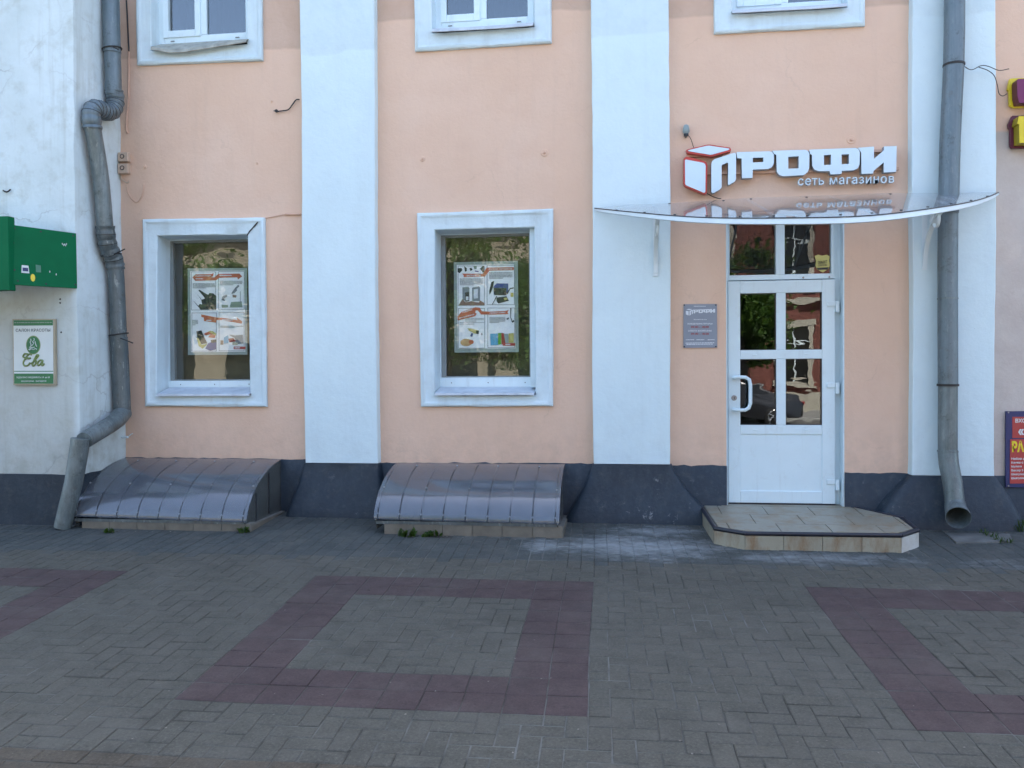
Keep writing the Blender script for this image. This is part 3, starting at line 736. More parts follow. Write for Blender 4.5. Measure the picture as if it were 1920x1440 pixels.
for k, wd in enumerate(UP):
    I = wd['I']; x0 = min(I[0].x, I[3].x) + 0.012; x1 = max(I[1].x, I[2].x) - 0.012; zt = max(I[0].z, I[1].z) - 0.012
    yb = 0.10
    zf = at(380, (79, 44, 12)[k], yb).z if k == 0 else at((0, 905, 1480)[k], (0, 50, 20)[k], yb).z
    fr = MB(); bar_frame(fr, x0, x1, zf, zt, 0.06, 0.06, 0.06, 0.075, yb, yb + 0.07)
    xm = x0 + (x1 - x0) * 0.47; fr.box(xm - 0.02, xm + 0.05, yb + 0.001, yb + 0.07, zf + 0.076, zt - 0.061)
    win = fr.build('window', M['pvc'], bld, bevel=0.004)
    win['label'] = ('upper window of the left bay above a bent sill', 'upper window of the middle bay', 'upper window above the shop sign')[k]
    surround(win, wd, yb + 0.03)
    sa = MB(); bar_frame(sa, x0 + 0.05, xm - 0.012, zf + 0.06, zt - 0.05, 0.06, 0.06, 0.06, 0.07, yb - 0.014, yb + 0.03); sa.build('sash', M['pvc'], win, bevel=0.004)
    MB().box(x0 + 0.10, xm - 0.06, yb + 0.028, yb + 0.034, zf + 0.12, zt - 0.1).build('pane', M['glass_up'], win)
    MB().box(xm + 0.045, x1 - 0.055, yb + 0.028, yb + 0.034, zf + 0.07, zt - 0.055).build('pane', M['glass_up'], win)
    for fx in (0.15, 0.85): MB().box(x0 + (x1 - x0) * fx - 0.02, x0 + (x1 - x0) * fx + 0.02, yb - 0.006, yb + 0.001, zf + 0.022, zf + 0.03).build('drain_cap', M['pvc_grey'], win)
    # sills: thin bent sheet, the first one crooked
    pts = (((283, 93), (318, 99), (345, 98), (462, 79)), ((810, 60), (870, 57), (940, 53), (1000, 48)), ((1373, 25), (1440, 21), (1520, 17), (1588, 12)))[k]
    up_, lo_ = [], []
    rings = []
    for (px, py) in pts:
        p = at(px, py, -0.085)
        rings.append([(p.x, -0.085, p.z + 0.03), (p.x, -0.092, p.z), (p.x, -0.086, p.z - 0.004), (p.x, -0.078, p.z + 0.022), (p.x, yb, zf - 0.006), (p.x, yb, zf + 0.004)])
    MB().rings(rings, True, True, True).build('sill', M['rusty_sill'] if k == 0 else M['sill'], win)
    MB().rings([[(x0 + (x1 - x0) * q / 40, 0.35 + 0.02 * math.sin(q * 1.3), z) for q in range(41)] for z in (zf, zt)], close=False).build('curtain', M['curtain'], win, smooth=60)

# ------------------------------------------------------------------ the door
DY = 0.10
def X(px, y=DY): return at(px, 700, y).x
def Z(py, px=1466, y=DY): return at(px, py, y).z
zs0 = 0.135                                  # top of the step
frm = MB(); ztr = Z(519.5); ztop = DT - 0.0
fx0, fx1 = D0 + 0.003, D1 - 0.004
frm.box(fx0, X(1366), DY - 0.005, DY + 0.07, zs0 + 0.003, ztop); frm.box(X(1565), fx1, DY + 0.01, DY + 0.075, zs0 + 0.003, ztop)
frm.box(X(1366) + 0.0005, X(1565) - 0.0005, DY - 0.003, DY + 0.07, Z(524), Z(514.5)); frm.box(X(1455), X(1471.5), DY - 0.004, DY + 0.07, Z(514.5) + 0.0005, ztop)
frm.box(X(1366) + 0.0005, X(1368.4), DY - 0.002, DY + 0.07, Z(514.5) + 0.0005, ztop); frm.box(X(1558.7), X(1565) - 0.0005, DY - 0.002, DY + 0.07, Z(514.5) + 0.0005, ztop)
frm.box(X(1368.4) + 0.0005, X(1558.7) - 0.0005, DY + 0.001, DY + 0.069, ztop - 0.06, ztop - 0.001)
dfr = frm.build('door_frame', M['pvc'], bld, bevel=0.003)
MB().box(D0 - 0.05, D1 + 0.05, -0.03, 0.44, -0.2, zs0 - 0.001).build('threshold', M['step_tile'], dfr)
MB().box(X(1366) + 0.001, X(1565) - 0.001, DY - 0.03, DY + 0.05, zs0, zs0 + 0.011).build('threshold_bar', M['nosing'], dfr)
MB().box(X(1368.4) - 0.01, X(1455) + 0.01, DY + 0.03, DY + 0.036, Z(514.5) - 0.01, ztop - 0.02).build('transom_pane', M['glass_old'], dfr)
MB().box(X(1471.5) - 0.01, X(1558.7) + 0.01, DY + 0.03, DY + 0.036, Z(514.5) - 0.01, ztop - 0.02).build('transom_pane', M['glass_old'], dfr)
MB().box(D1 - 0.012, D1 + 0.0005, -0.003, DY + 0.012, zs0, ztop).build('jamb_lining', M['surround'], dfr); MB().box(fx0 - 0.004, fx0 + 0.006, -0.003, DY - 0.004, zs0, ztop).build('jamb_lining', M['surround'], dfr)
for px, py in ((1506, 520.5), (1555, 519.5)): MB().disc(at(px, py, DY - 0.003), (0, -1, 0), 0.009, 0.003, 10).build('bolt', M['bolt'], dfr)
lf = MB(); yl, yl2 = DY - 0.032, DY + 0.03
x0, x1, z0, z1 = X(1365.3, yl), X(1566, yl), zs0 + 0.012, Z(525.5, y=yl)
gx = [X(1388, yl), X(1455.6, yl), X(1473.5, yl), X(1541.5, yl)]
zt1, zb1, zt2, zb2, zpt, zpb = [Z(v, y=yl) for v in (549, 656, 673, 797, 814.4, 921)]
lf.box(x0, gx[0], yl, yl2, z0, z1); lf.box(gx[3], x1, yl, yl2, z0, z1)
e = 0.0004
lf.box(gx[0] + e, gx[3] - e, yl + 0.001, yl2, zt1, z1 - e); lf.box(gx[0] + e, gx[3] - e, yl + 0.002, yl2, zt2, zb1); lf.box(gx[0] + e, gx[3] - e, yl + 0.002, yl2, zpt, zb2); lf.box(gx[0] + e, gx[3] - e, yl + 0.001, yl2, z0 + e, zpb)
lf.box(gx[1], gx[2], yl + 0.003, yl2 - e, zb1 + e, zt1 - e); lf.box(gx[1], gx[2], yl + 0.003, yl2 - e, zb2 + e, zt2 - e)
door = lf.build('door', M['pvc'], bld, bevel=0.004)
door['label'] = 'white plastic door with four panes and a D handle'
for (a, b) in ((0, 1), (2, 3)):
    for (za, zb) in ((zb1, zt1), (zb2, zt2)):
        MB().box(gx[a] - 0.005, gx[b] + 0.005, DY - 0.004, DY + 0.002, za - 0.005, zb + 0.005).build('pane', M['glass_old'], door)
        bar_frame(MB(), gx[a] + e, gx[b] - e, za + e, zb - e, 0.006, 0.006, 0.006, 0.006, yl + 0.010, yl + 0.027).build('pane_seal', M['nosing'], door)
MB().box(gx[0] - 0.004, gx[3] + 0.004, yl + 0.012, yl + 0.03, zpb - 0.004, zpt + 0.004).build('door_panel', M['pvc'], door)
h = [at(1376, 708, yl), at(1376, 708, yl - 0.05), at(1384, 707, yl - 0.062), at(1398, 707.5, yl - 0.062), at(1405, 712, yl - 0.062), at(1407, 722, yl - 0.062), at(1407, 756, yl - 0.062), at(1404, 765, yl - 0.062), at(1397, 769, yl - 0.062), at(1384, 769, yl - 0.062), at(1376, 768, yl - 0.05), at(1376, 768, yl)]
MB().tube(h, 0.017, 10).build('handle', M['pvc'], door, smooth=60)
lk = MB().disc(at(1376.5, 746, yl), (0, -1, 0), 0.026, 0.01, 18, 0.022); lk.build('lock', M['bolt'], door, smooth=40)
MB().box(at(1376.5, 746, yl).x - 0.003, at(1376.5, 746, yl).x + 0.003, yl - 0.012, yl - 0.009, at(1376.5, 746, yl).z - 0.012, at(1376.5, 746, yl).z + 0.012).build('keyhole', M['nosing'], door)
for py in (574, 727, 908):
    c = at(1562, py, yl); hm = MB().box(X(1550, yl), X(1566, yl), yl - 0.012, yl - 0.0005, c.z + 0.0, c.z + 0.045)
    hm.box(X(1566, yl) + 0.001, X(1573, yl), yl - 0.02, yl + 0.02, c.z - 0.055, c.z + 0.045)
    hm.build('hinge', M['pvc'], door, bevel=0.003)
for px, py in ((1415, 665), (1513, 663.5), (1416, 806), (1513, 806)):
    c = at(px, py, yl); MB().box(c.x - 0.018, c.x + 0.018, yl - 0.004, yl + 0.0015, c.z - 0.007, c.z + 0.005).build('vent_cap', M['pvc'], door, bevel=0.002)
# shield sticker on the fan light
st = thing('shield_sticker', 'small yellow shield sticker on the pane above the door', 'sticker', at(1540, 510, DY + 0.02))
sx = lambda x, y: (1340 + x * 0.14583, 410 + y * 0.14583)
flat('shield', [sx(1285, 480), sx(1330, 462), sx(1385, 475), sx(1440, 462), sx(1482, 485), sx(1472, 540), sx(1483, 600), sx(1460, 650), sx(1390, 692), sx(1320, 655), sx(1295, 605), sx(1303, 545)], DY + 0.024, M['yellow_print'], st)
flat('stripe', [sx(1312, 632), sx(1468, 625), sx(1450, 655), sx(1330, 660)], DY + 0.0228, M['black_print'], st)
place_text('lettering', 'ОБЪЕКТ', at(*sx(1330, 582), DY + 0.0225), at(*sx(1447, 572), DY + 0.0225), 0.026, M['black_print'], st, 0.02, 0.0006, cap='C')
place_text('lettering', 'ОХРАНЫ', at(*sx(1335, 615), DY + 0.0225), at(*sx(1442, 606), DY + 0.0225), 0.018, M['black_print'], st, 0.01, 0.0006, cap='C')

# ================================================================== THE NEIGHBOUR ON THE LEFT
NY = -0.72; XN = at(148, 800, NY).x
nb = thing('white_neighbour_building', 'cracked whitewashed building at the left edge standing forward of the peach one', 'building', (XN - 3, NY, 0))
rings = []
for i in range(61):
    z = -0.3 + 9.5 * i / 60; w0 = 0.010 * math.sin(z * 1.5) + R.gauss(0, 0.0025) - (0.0 if z > 3 else 0)
    rings.append([(-14, NY + 0.003 * math.sin(z * 3), z), (XN - 0.02 + w0, NY, z), (XN - 0.004 + w0, NY + 0.005, z), (XN + w0, NY + 0.022, z), (XN + w0, 0.02, z)])
MB().rings(rings, close=False).build('wall', M['neighbour'], nb, smooth=40)
MB().box(-14, XN - 0.05, 0.0, 11, -0.3, 9.2).build('rear_wall', M['neighbour'], nb)
MB().box(-14.2, XN + 0.15, NY - 0.3, 11.2, 9.2, 9.4).build('roof', M['roof_tin'], nb)
zpn = at(60, 889, NY).z
rings = []
for i in range(60):
    x = -14 + (XN + 0.012 + 14) * i / 59; z = zpn + R.gauss(0, 0.003) + 0.004 * math.sin(x * 3)
    rings.append([(x, NY - 0.012, -0.3), (x, NY - 0.012, z - 0.004), (x, NY - 0.004, z), (x, NY + 0.01, z)])
m_ = MB().rings(rings, close=False)
rings = []
for i in range(12):
    y = NY - 0.012 + (0.70) * i / 11; z = zpn + R.gauss(0, 0.003)
    rings.append([(XN + 0.012, y, -0.3), (XN + 0.012, y, z - 0.004), (XN + 0.006, y, z), (XN - 0.01, y, z)])
m_.rings(rings, close=False).build('plinth', M['plinth'], nb, smooth=50)

# ================================================================== THINGS ON AND BEFORE THE FACADE
# ------------------------------------------------------------------ the step
PB = [gr(1316, 986), gr(1339, 1020), gr(1397, 1030.6), gr(1691, 1036), gr(1723, 1025)]
step = thing('door_step', 'low tiled step with clipped corners and dark edge before the white door', 'step', ((PB[2].x + PB[3].x) / 2, -0.5, -0.05))
ZT = zs0
def zst(y): return zs0 + 0.055 * min(0.0, y + 0.02)      # the top falls a little towards the street
outline = [Vector((p.x, p.y, 0)) for p in PB]
outline[0] = Vector((PB[0].x + 0.0, -0.16, 0)); outline = [Vector((outline[0].x, -0.02, 0))] + outline[1:] + [Vector((2.41, -0.42, 0)), Vector((2.13, -0.02, 0))]
inner = [Vector((p.x, p.y, 0)) for p in outline]
cen = Vector((1.55, -0.4, 0))
def shrink(P, d):
    out = []
    for p in P:
        v = (p - cen); q = p - v.normalized() * d; q.y = p.y if p.y > -0.05 else q.y; out.append(q)
    return out
core = shrink(outline, 0.016)
MB().prism([Vector((p.x, p.y, zst(p.y) - 0.012)) for p in core], (0, 0, -0.32)).build('core', M['mortar'], step)
def clip(poly, a, b, c):       # keep a*x+b*y<=c
    out = []
    for i in range(len(poly)):
        p, q = poly[i], poly[(i + 1) % len(poly)]; dp = a * p[0] + b * p[1] - c; dq = a * q[0] + b * q[1] - c
        if dp <= 0: out.append(p)
        if dp * dq < 0:
            t = dp / (dp - dq); out.append((p[0] + (q[0] - p[0]) * t, p[1] + (q[1] - p[1]) * t))
    return out
def area(P): return abs(sum(P[i][0] * P[(i + 1) % len(P)][1] - P[(i + 1) % len(P)][0] * P[i][1] for i in range(len(P)))) / 2
top_poly = [(p.x, p.y) for p in shrink(outline, 0.045)]
tw = 0.40; yr = -0.04; row = 0
while yr > -1.05:
    x = 0.55 - (0.22 if row % 2 else 0.06)
    while x < 2.6:
        P = top_poly
        for (a, b, c) in ((1, 0, x + tw - 0.003), (-1, 0, -(x + 0.003)), (0, 1, yr - 0.003), (0, -1, -(yr - 0.335 + 0.003))):
            P = clip(P, a, b, c)
            if len(P) < 3: break
        if len(P) >= 3 and area(P) > 0.002:
            dz = R.gauss(0, 0.001)
            MB().prism([Vector((px, py, zst(py) + dz)) for px, py in P], (0, 0, -0.011)).build('top_tile', M['step_tile'], step, bevel=0.0015)
        x += tw
    yr -= 0.335; row += 1
for i in range(len(outline) - 1):
    a, b = outline[i], outline[i + 1]; d = (b - a).normalized(); nrm = Vector((d.y, -d.x, 0))
    if nrm.dot((a + b) / 2 - cen) < 0: nrm = -nrm
    L = (b - a).length; n = max(1, round(L / 0.30))
    for k in range(n):
        s0 = a + d * (L * k / n + 0.002); s1 = a + d * (L * (k + 1) / n - 0.002)
        zb = min(gz(s0.x, s0.y), gz(s1.x, s1.y)) - 0.03
        MB().prism([Vector((s0.x, s0.y, zb)) , Vector((s1.x, s1.y, zb)), Vector((s1.x, s1.y, zst(s1.y) - 0.028)), Vector((s0.x, s0.y, zst(s0.y) - 0.028))], -nrm * 0.014).build('riser_tile', M['riser_clean'] if i in (3, 4) else M['riser_tile'], step, bevel=0.001)
    o_ = nrm * 0.004
    MB().tube([a - o_ * 2 + Vector((0, 0, zst(a.y) - 0.010)), b - o_ * 2 + Vector((0, 0, zst(b.y) - 0.010))], 0.0175, 10).build('edge_strip', M['nosing'], step, smooth=60)

# ------------------------------------------------------------------ hatches over the basement light wells
def hatch(label, xa, xb, zt, zf0, zf1, yf, ribs, right_side):
    t = thing('basement_hatch', label, 'hatch', ((xa + xb) / 2, -0.4, gz((xa + xb) / 2, -0.4)), 'plastic covers over basement light wells')
    NP = 22
    def prof(s, zf):
        a = s * math.pi / 2
        ye, ze = math.sin(a), math.cos(a); yl_, zl_ = s, 1 - s
        k = 0.78; return -0.03 + (yf + 0.03) * (ye * k + yl_ * (1 - k)), zf + (zt - zf) * (ze * k + zl_ * (1 - k))
    rs = []; nxs = 24
    for i in range(nxs + 1):
        x = xa + (xb - xa) * i / nxs; zf = zf0 + (zf1 - zf0) * i / nxs + 0.0012 * math.sin(i * 1.1) ; top = []; bot = []
        for k in range(NP + 1):
            y, z = prof(k / NP, zf); wob = 0.0008 * math.sin(i * 0.8 + k * 0.5); top.append((x, y, z + wob)); bot.append((x, y + 0.004, z + wob - 0.008))
        rs.append(top + bot[::-1])
    MB().rings(rs, True, True, True).build('cover_sheet', M['poly'], t, smooth=50)
    zfm = (zf0 + zf1) / 2
    for k in range(ribs):
        x = xa + 0.035 + (xb - xa - 0.07) * k / (ribs - 1); zf = zf0 + (zf1 - zf0) * k / (ribs - 1)
        P = [Vector((x, prof(s / 14, zf)[0] + 0.004, prof(s / 14, zf)[1] - 0.0075)) for s in range(1, 15)]
        MB().tube(P, 0.0095, 6).build('rib', M['steel_dark'], t)
        for s in ((0.10, 0.93) if k % 2 else (0.55, 0.93)):
            y, z = prof(s, zf); y2, z2 = prof(s + 0.02, zf); nv = Vector((0, (z2 - z), -(y2 - y))).normalized()
            if nv.z < 0: nv = -nv
            MB().disc(Vector((x, y, z)) + nv * 0.001, nv, 0.010, 0.007, 8, 0.006).build('bolt', M['bolt'], t)
    for s in (0.36, 0.62):
        y, z = prof(s, zfm); MB().box(xa + 0.03, xb - 0.03, y + 0.01, y + 0.035, z - 0.05, z - 0.03).build('cross_bar', M['steel_dark'], t)
    MB().box(xa + 0.02, xb - 0.02, yf + 0.01, yf + 0.035, zfm - 0.04, zfm - 0.012).build('front_rail', M['zinc_dark'], t)
    for x, sgn in ((xa + 0.012, 1), (xb - 0.012, -1)):
        zf = zf0 if sgn > 0 else zf1
        P = [Vector((x, *prof(s / 16, zf))) - Vector((0, 0, 0.012)) for s in range(17)]
        P = P + [Vector((x, yf + 0.05, 0.0)), Vector((x, -0.03, 0.02))]
        MB().prism(P, (0.008 * sgn, 0, 0)).build('side_sheet', M['side_sheet'], t)
        for yy in (-0.32, -0.6):
            s = 0.3 if yy > -0.5 else 0.62
            MB().box(x - 0.001 - (0.006 if sgn < 0 else 0), x + 0.007 , yy - 0.006, yy + 0.006, gz(x, yy) + 0.05, prof(s, zf)[1] - 0.03).build('side_bar', M['steel_dark'], t)
    # tiled curb the cover stands on
    ca, cb, cy = xa + 0.09, xb + 0.03, yf + 0.015
    MB().box(ca, cb, cy + 0.012, cy + 0.10, gz(xa, cy) - 0.15, zfm - 0.035).box(ca, ca + 0.09, cy + 0.101, -0.02, -0.15, 0.02).box(cb - 0.10, cb - 0.010, cy + 0.101, -0.02, -0.15, 0.02).build('curb_core', M['mortar'], t)
    n = 6; L = cb - ca
    for k in range(n):
        x0_, x1_ = ca + L * k / n + 0.002, ca + L * (k + 1) / n - 0.002
        MB().box(x0_, x1_, cy + R.uniform(-0.001, 0.001), cy + 0.011, gz(x0_, cy) - 0.05, zfm - 0.035 + R.uniform(-0.004, 0.002)).build('curb_tile', M['curb_tile'], t, bevel=0.0015)
    for k in range(3):
        y0_, y1_ = cy + 0.02 + 0.25 * k, cy + 0.02 + 0.25 * (k + 1) - 0.004
        MB().box(cb - 0.010, cb + 0.001, y0_, y1_, gz(cb, y0_) - 0.05, 0.018 + R.uniform(-0.003, 0.003)).build('curb_tile', M['curb_tile'], t, bevel=0.0015)
    return t
hatch('arched smoky plastic hatch under the left shop window beside the bent downpipe', -5.005, -3.315, 0.532, 0.085, 0.055, -0.83, 9, True)
hatch('arched smoky plastic hatch under the middle shop window, weeds at its foot', -2.15, -0.515, 0.505, 0.100, 0.082, -0.80, 9, False)

# ------------------------------------------------------------------ downpipes
def pipe_ring(mb, c, d, r, hgt=0.02, n=16):
    d = Vector(d).normalized(); c = Vector(c); return mb.tube([c - d * hgt / 2, c + d * hgt / 2], r, n)
lp = thing('bent_downpipe', 'grey zinc downpipe with pleated elbows in the corner beside the white building', 'downpipe', (XN + 0.05, -0.8, -0.05))
rp = 0.078
def pc(px, py, gap=0.015):
    """centre of a pipe that lies against the neighbour's side wall and is seen at this pixel"""
    d = _f + _r * ((px - 960) / F0) - _u * ((py - 720) / F0)
    y = CAM.y + (XN + rp + gap - CAM.x) * d.y / d.x
    return at(px, py, min(-0.10, y))
def section(pts, k, mat, name='pipe_section'):
    P = spline([pc(*p) for p in pts], 6); MB().tube(P, rp * k, 18).build(name, mat, lp, smooth=60)
def elbow(pts, k, pleats, mat):
    S = spline([p if isinstance(p, Vector) else pc(*p) for p in pts], 26); n = len(S); rr = []
    for i in range(n):
        f_ = i / (n - 1); rr.append(rp * k * (1.0 + (0.10 * abs(math.cos(math.pi * pleats * f_)) - 0.03 * (1 if 0.12 < f_ < 0.88 else 0))))
    MB().tube(S, rr, 22).build('elbow', mat, lp, smooth=30)
    for q in range(1, pleats):
        i = int((q + 0.0) / pleats * (n - 1)); d = (S[min(i + 1, n - 1)] - S[i - 1]).normalized()
        if 0.1 < i / n < 0.9: MB().tube([S[i] - d * 0.003, S[i] + d * 0.003], rr[i] * 1.015, 22).build('pleat', M['wire'], lp, smooth=60)  # dark rings painted in for the shade between the folds
section([(206, -40), (207.5, 0), (210, 97)], 1.02, M['zinc_paint']); section([(210.5, 94), (213, 176)], 0.97, M['zinc_paint'])
elbow([(214, 170), (216, 190), (211, 206), (200, 210), (189, 206), (177, 204), (171, 214), (173.5, 240)], 1.02, 13, M['zinc_paint'])
section([(173, 236), (188, 330), (197.5, 432)], 0.96, M['zinc'])
elbow([(197, 424), (199.5, 445), (204, 465), (212, 482), (216.5, 499)], 1.05, 5, M['zinc_dark'])
section([(216, 492), (219.5, 560), (223, 642)], 0.98, M['zinc_dark'])
section([(222.8, 632), (226, 700), (229, 776)], 1.05, M['zinc_dark'])
ylo = -0.86; p0 = pc(230, 774)
MB().tube([p0, at(221, 786, p0.y - 0.14), at(206, 797, p0.y - 0.32), at(178, 814, -0.68), at(158, 826, ylo + 0.02)], [rp * 1.1, rp * 1.05, rp, rp * 0.98, rp * 0.98], 18).build('pipe_section', M['zinc'], lp, smooth=60)
end = gr(119, 991); end = Vector((end.x, ylo, gz(end.x, ylo) + 0.015))
MB().tube([at(151, 822, ylo), at(149.5, 836, ylo), at(138, 905, ylo), end.lerp(at(138, 905, ylo), 0.4), end], [rp * 1.05, rp * 1.05, rp * 1.0, rp * 0.98, rp * 0.96], 18, cap=True).build('spout', M['zinc'], lp, smooth=60)
for (a, b, r_) in (((210, 95), (210.2, 99), 1.06), ((213.6, 174), (214, 178), 1.08), ((173.5, 238), (174, 243), 1.05), ((197, 424), (197.5, 429), 1.1), ((217, 500), (217.5, 505), 1.06)):
    MB().tube([pc(*a), pc(*b)], rp * r_, 18).build('collar', M['zinc_paint'] if a[1] < 200 else M['zinc_dark'], lp, smooth=60)
for (c, tail) in (((210, 92), ((212, 88), (222, 93))), ((209, 478), ((214, 477), (234, 467))), ((222.5, 627), ((226, 634), (249, 643)))):
    p = pc(*c); ring = [p + Vector((math.cos(t) * rp * 1.12, math.sin(t) * rp * 1.12, 0.015 * math.sin(t * 1.0 + 1))) for t in [2 * math.pi * k / 18 for k in range(19)]]
    m_ = MB().tube(ring, 0.007, 6); m_.tube([at(*tail[0], p.y - rp), at(*tail[1], p.y - rp - 0.02)], 0.006, 6)
    m_.build('wire_clamp', M['wire'], lp, smooth=60)

rpp = thing('straight_downpipe', 'straight zinc downpipe with open spout before the right pilaster', 'downpipe', (2.9, -0.25, -0.03))
yr_ = -0.225; r2 = 0.080
MB().tube([at(1790, -40, yr_), at(1789.5, 60, yr_), at(1788, 128, yr_), at(1781.5, 260, yr_), at(1778, 400, yr_ - 0.02)], r2 * 1.03, 20).build('pipe_section', M['zinc_paint'], rpp, smooth=60)
MB().tube([at(1777.7, 380, yr_), at(1777, 480, yr_), at(1777, 600, yr_), at(1777.5, 722, yr_)], r2, 20).build('pipe_section', M['zinc_paint'], rpp, smooth=60)
MB().tube([at(1777.4, 716, yr_), at(1777, 780, yr_), at(1777, 850, yr_)], r2 * 0.97, 20).build('pipe_section', M['zinc'], rpp, smooth=60)
MB().tube([at(1777, 845, yr_), at(1779, 870, yr_ - 0.02), at(1786, 905, yr_ - 0.05), at(1791, 950, yr_ - 0.085)], [r2, r2, r2 * 0.98, r2 * 0.97], 20).build('pipe_section', M['zinc'], rpp, smooth=60)
# open spout: double-walled tube that tips towards the street
P = [at(1790.5, 943, yr_ - 0.08), at(1792, 953, yr_ - 0.11), at(1794.5, 962, yr_ - 0.17), at(1797, 971, yr_ - 0.26)]
def open_tube(P, r, th=0.004, n=22):
    mb = MB(); P = [Vector(p) for p in P]; rs = []
    T = [(P[min(i + 1, len(P) - 1)] - P[max(i - 1, 0)]).normalized() for i in range(len(P))]
    def ring(i, rr):
        a = T[i].cross(Vector((1, 0, 0))).normalized(); a = Vector((1, 0, 0)) - T[i] * T[i].x; a.normalize(); b = T[i].cross(a)
        return [P[i] + (a * math.cos(t) + b * math.sin(t)) * rr for t in [2 * math.pi * k / n for k in range(n)]]
    rs = [ring(i, r[i]) for i in range(len(P))] + [ring(i, r[i] - th) for i in range(len(P) - 1, -1, -1)]
    return mb.rings(rs)
open_tube(P, [r2 * 1.02, r2 * 1.08, r2 * 1.16, r2 * 1.24]).build('spout', M['zinc'], rpp, smooth=60)
for (px, py, r_, h_) in ((1788.5, 122, 1.1, 0.018), (1781, 285, 1.05, 0.012), (1777, 560, 1.04, 0.012), (1777.3, 722, 1.10, 0.02), (1777, 846, 1.05, 0.012)):
    c = at(px, py, yr_); m_ = MB(); pipe_ring(m_, c, (0.01, 0, 1), r2 * r_, h_, 20); m_.build('clamp' if r_ > 1.07 else 'collar', M['wire'] if r_ > 1.07 else M['zinc'], rpp, smooth=60)
# wire loose from the clamp
for pts in ([(1805, 122), (1821, 131), (1840, 123), (1855, 125), (1873, 132), (1892, 129)], [(1835, 126), (1852, 132), (1864, 142), (1870, 160), (1873, 175), (1880, 180), (1888, 176)]):
    MB().tube(spline([at(px, py, yr_ + 0.05) for px, py in pts], 5), 0.0035, 5).build('loose_wire', M['wire'], rpp)

# ------------------------------------------------------------------ canopy over the door
cb_y = PY - 0.012
cano = thing('door_canopy', 'curved clear plastic canopy with white edge over the door', 'canopy', at(1480, 420, cb_y))
PL, PR_ = at(1113, 390, cb_y), at(1873, 360, cb_y)
cx0, cx1 = PL.x, PR_.x; NC = 44; SAG = 1.34
zback = lambda x: PL.z + (PR_.z - PL.z) * (x - cx0) / (cx1 - cx0) + 0.035 * math.sin(math.pi * (x - cx0) / (cx1 - cx0))
zfront_c = at(1440, 410.5, cb_y - SAG).z; zback_c = zback((cx0 + cx1) / 2)
slope_c = (zback_c - zfront_c) / SAG
def cpt(u, v):
    """u along the wall 0..1, v from wall 0 to the bowed front 1"""
    x = cx0 + (cx1 - cx0) * u; d = SAG * (1 - (2 * u - 1) ** 2) * v
    bow = 0.008 * math.sin(math.pi * v) * (1 - (2 * u - 1) ** 2)
    return Vector((x, cb_y - d, zback(x) - slope_c * d + bow + 0.003 * math.sin(u * 19)))
rs = []
for i in range(NC + 1):
    u = 0.004 + 0.992 * i / NC; top = [cpt(u, v / 8) for v in range(9)]; bot = [p - Vector((0, 0, 0.006)) for p in top]
    rs.append(top + bot[::-1])
MB().rings(rs, True, True, True).build('sheet', M['canopy'], cano, smooth=50)
rs = []; rs2 = []
for i in range(NC + 1):
    u = 0.002 + 0.996 * i / NC; p = cpt(u, 1.0); hh = 0.012 + 0.028 * (1 - (2 * u - 1) ** 2) ** 0.5
    rs.append([p + Vector((0, -0.006, 0.001 - 0.008)), p + Vector((0, -0.012, -0.008 - hh)), p + Vector((0, 0.012, -0.010 - hh)), p + Vector((0, 0.012, -0.009))])
    rs2.append([p + Vector((0, -0.009, 0.002)), p + Vector((0, -0.010, -0.007)), p + Vector((0, 0.004, -0.0065)), p + Vector((0, 0.004, 0.004))])
MB().rings(rs, True, True, True).build('edge_trim', M['white'], cano, smooth=40)
MB().rings(rs2, True, True, True).build('edge_seal', M['nosing'], cano, smooth=40)
for u in (0.155, 0.395, 0.60, 0.845):
    P = [cpt(u + 0.012 * (v / 8), v / 8) - Vector((0, 0, 0.017)) for v in range(9)]; MB().tube(P, 0.010, 6).build('support_bar', M['white'], cano)
for u in [0.06 + 0.88 * k / 13 for k in range(14)]:
    for v in ((0.93, 0.08) if int(u * 100) % 2 else (0.93,)):
        MB().disc(cpt(u, v) - Vector((0, 0, 0.002)), (0, -0.3, 1), 0.011, 0.006, 8).build('screw', M['steel_dark'], cano)
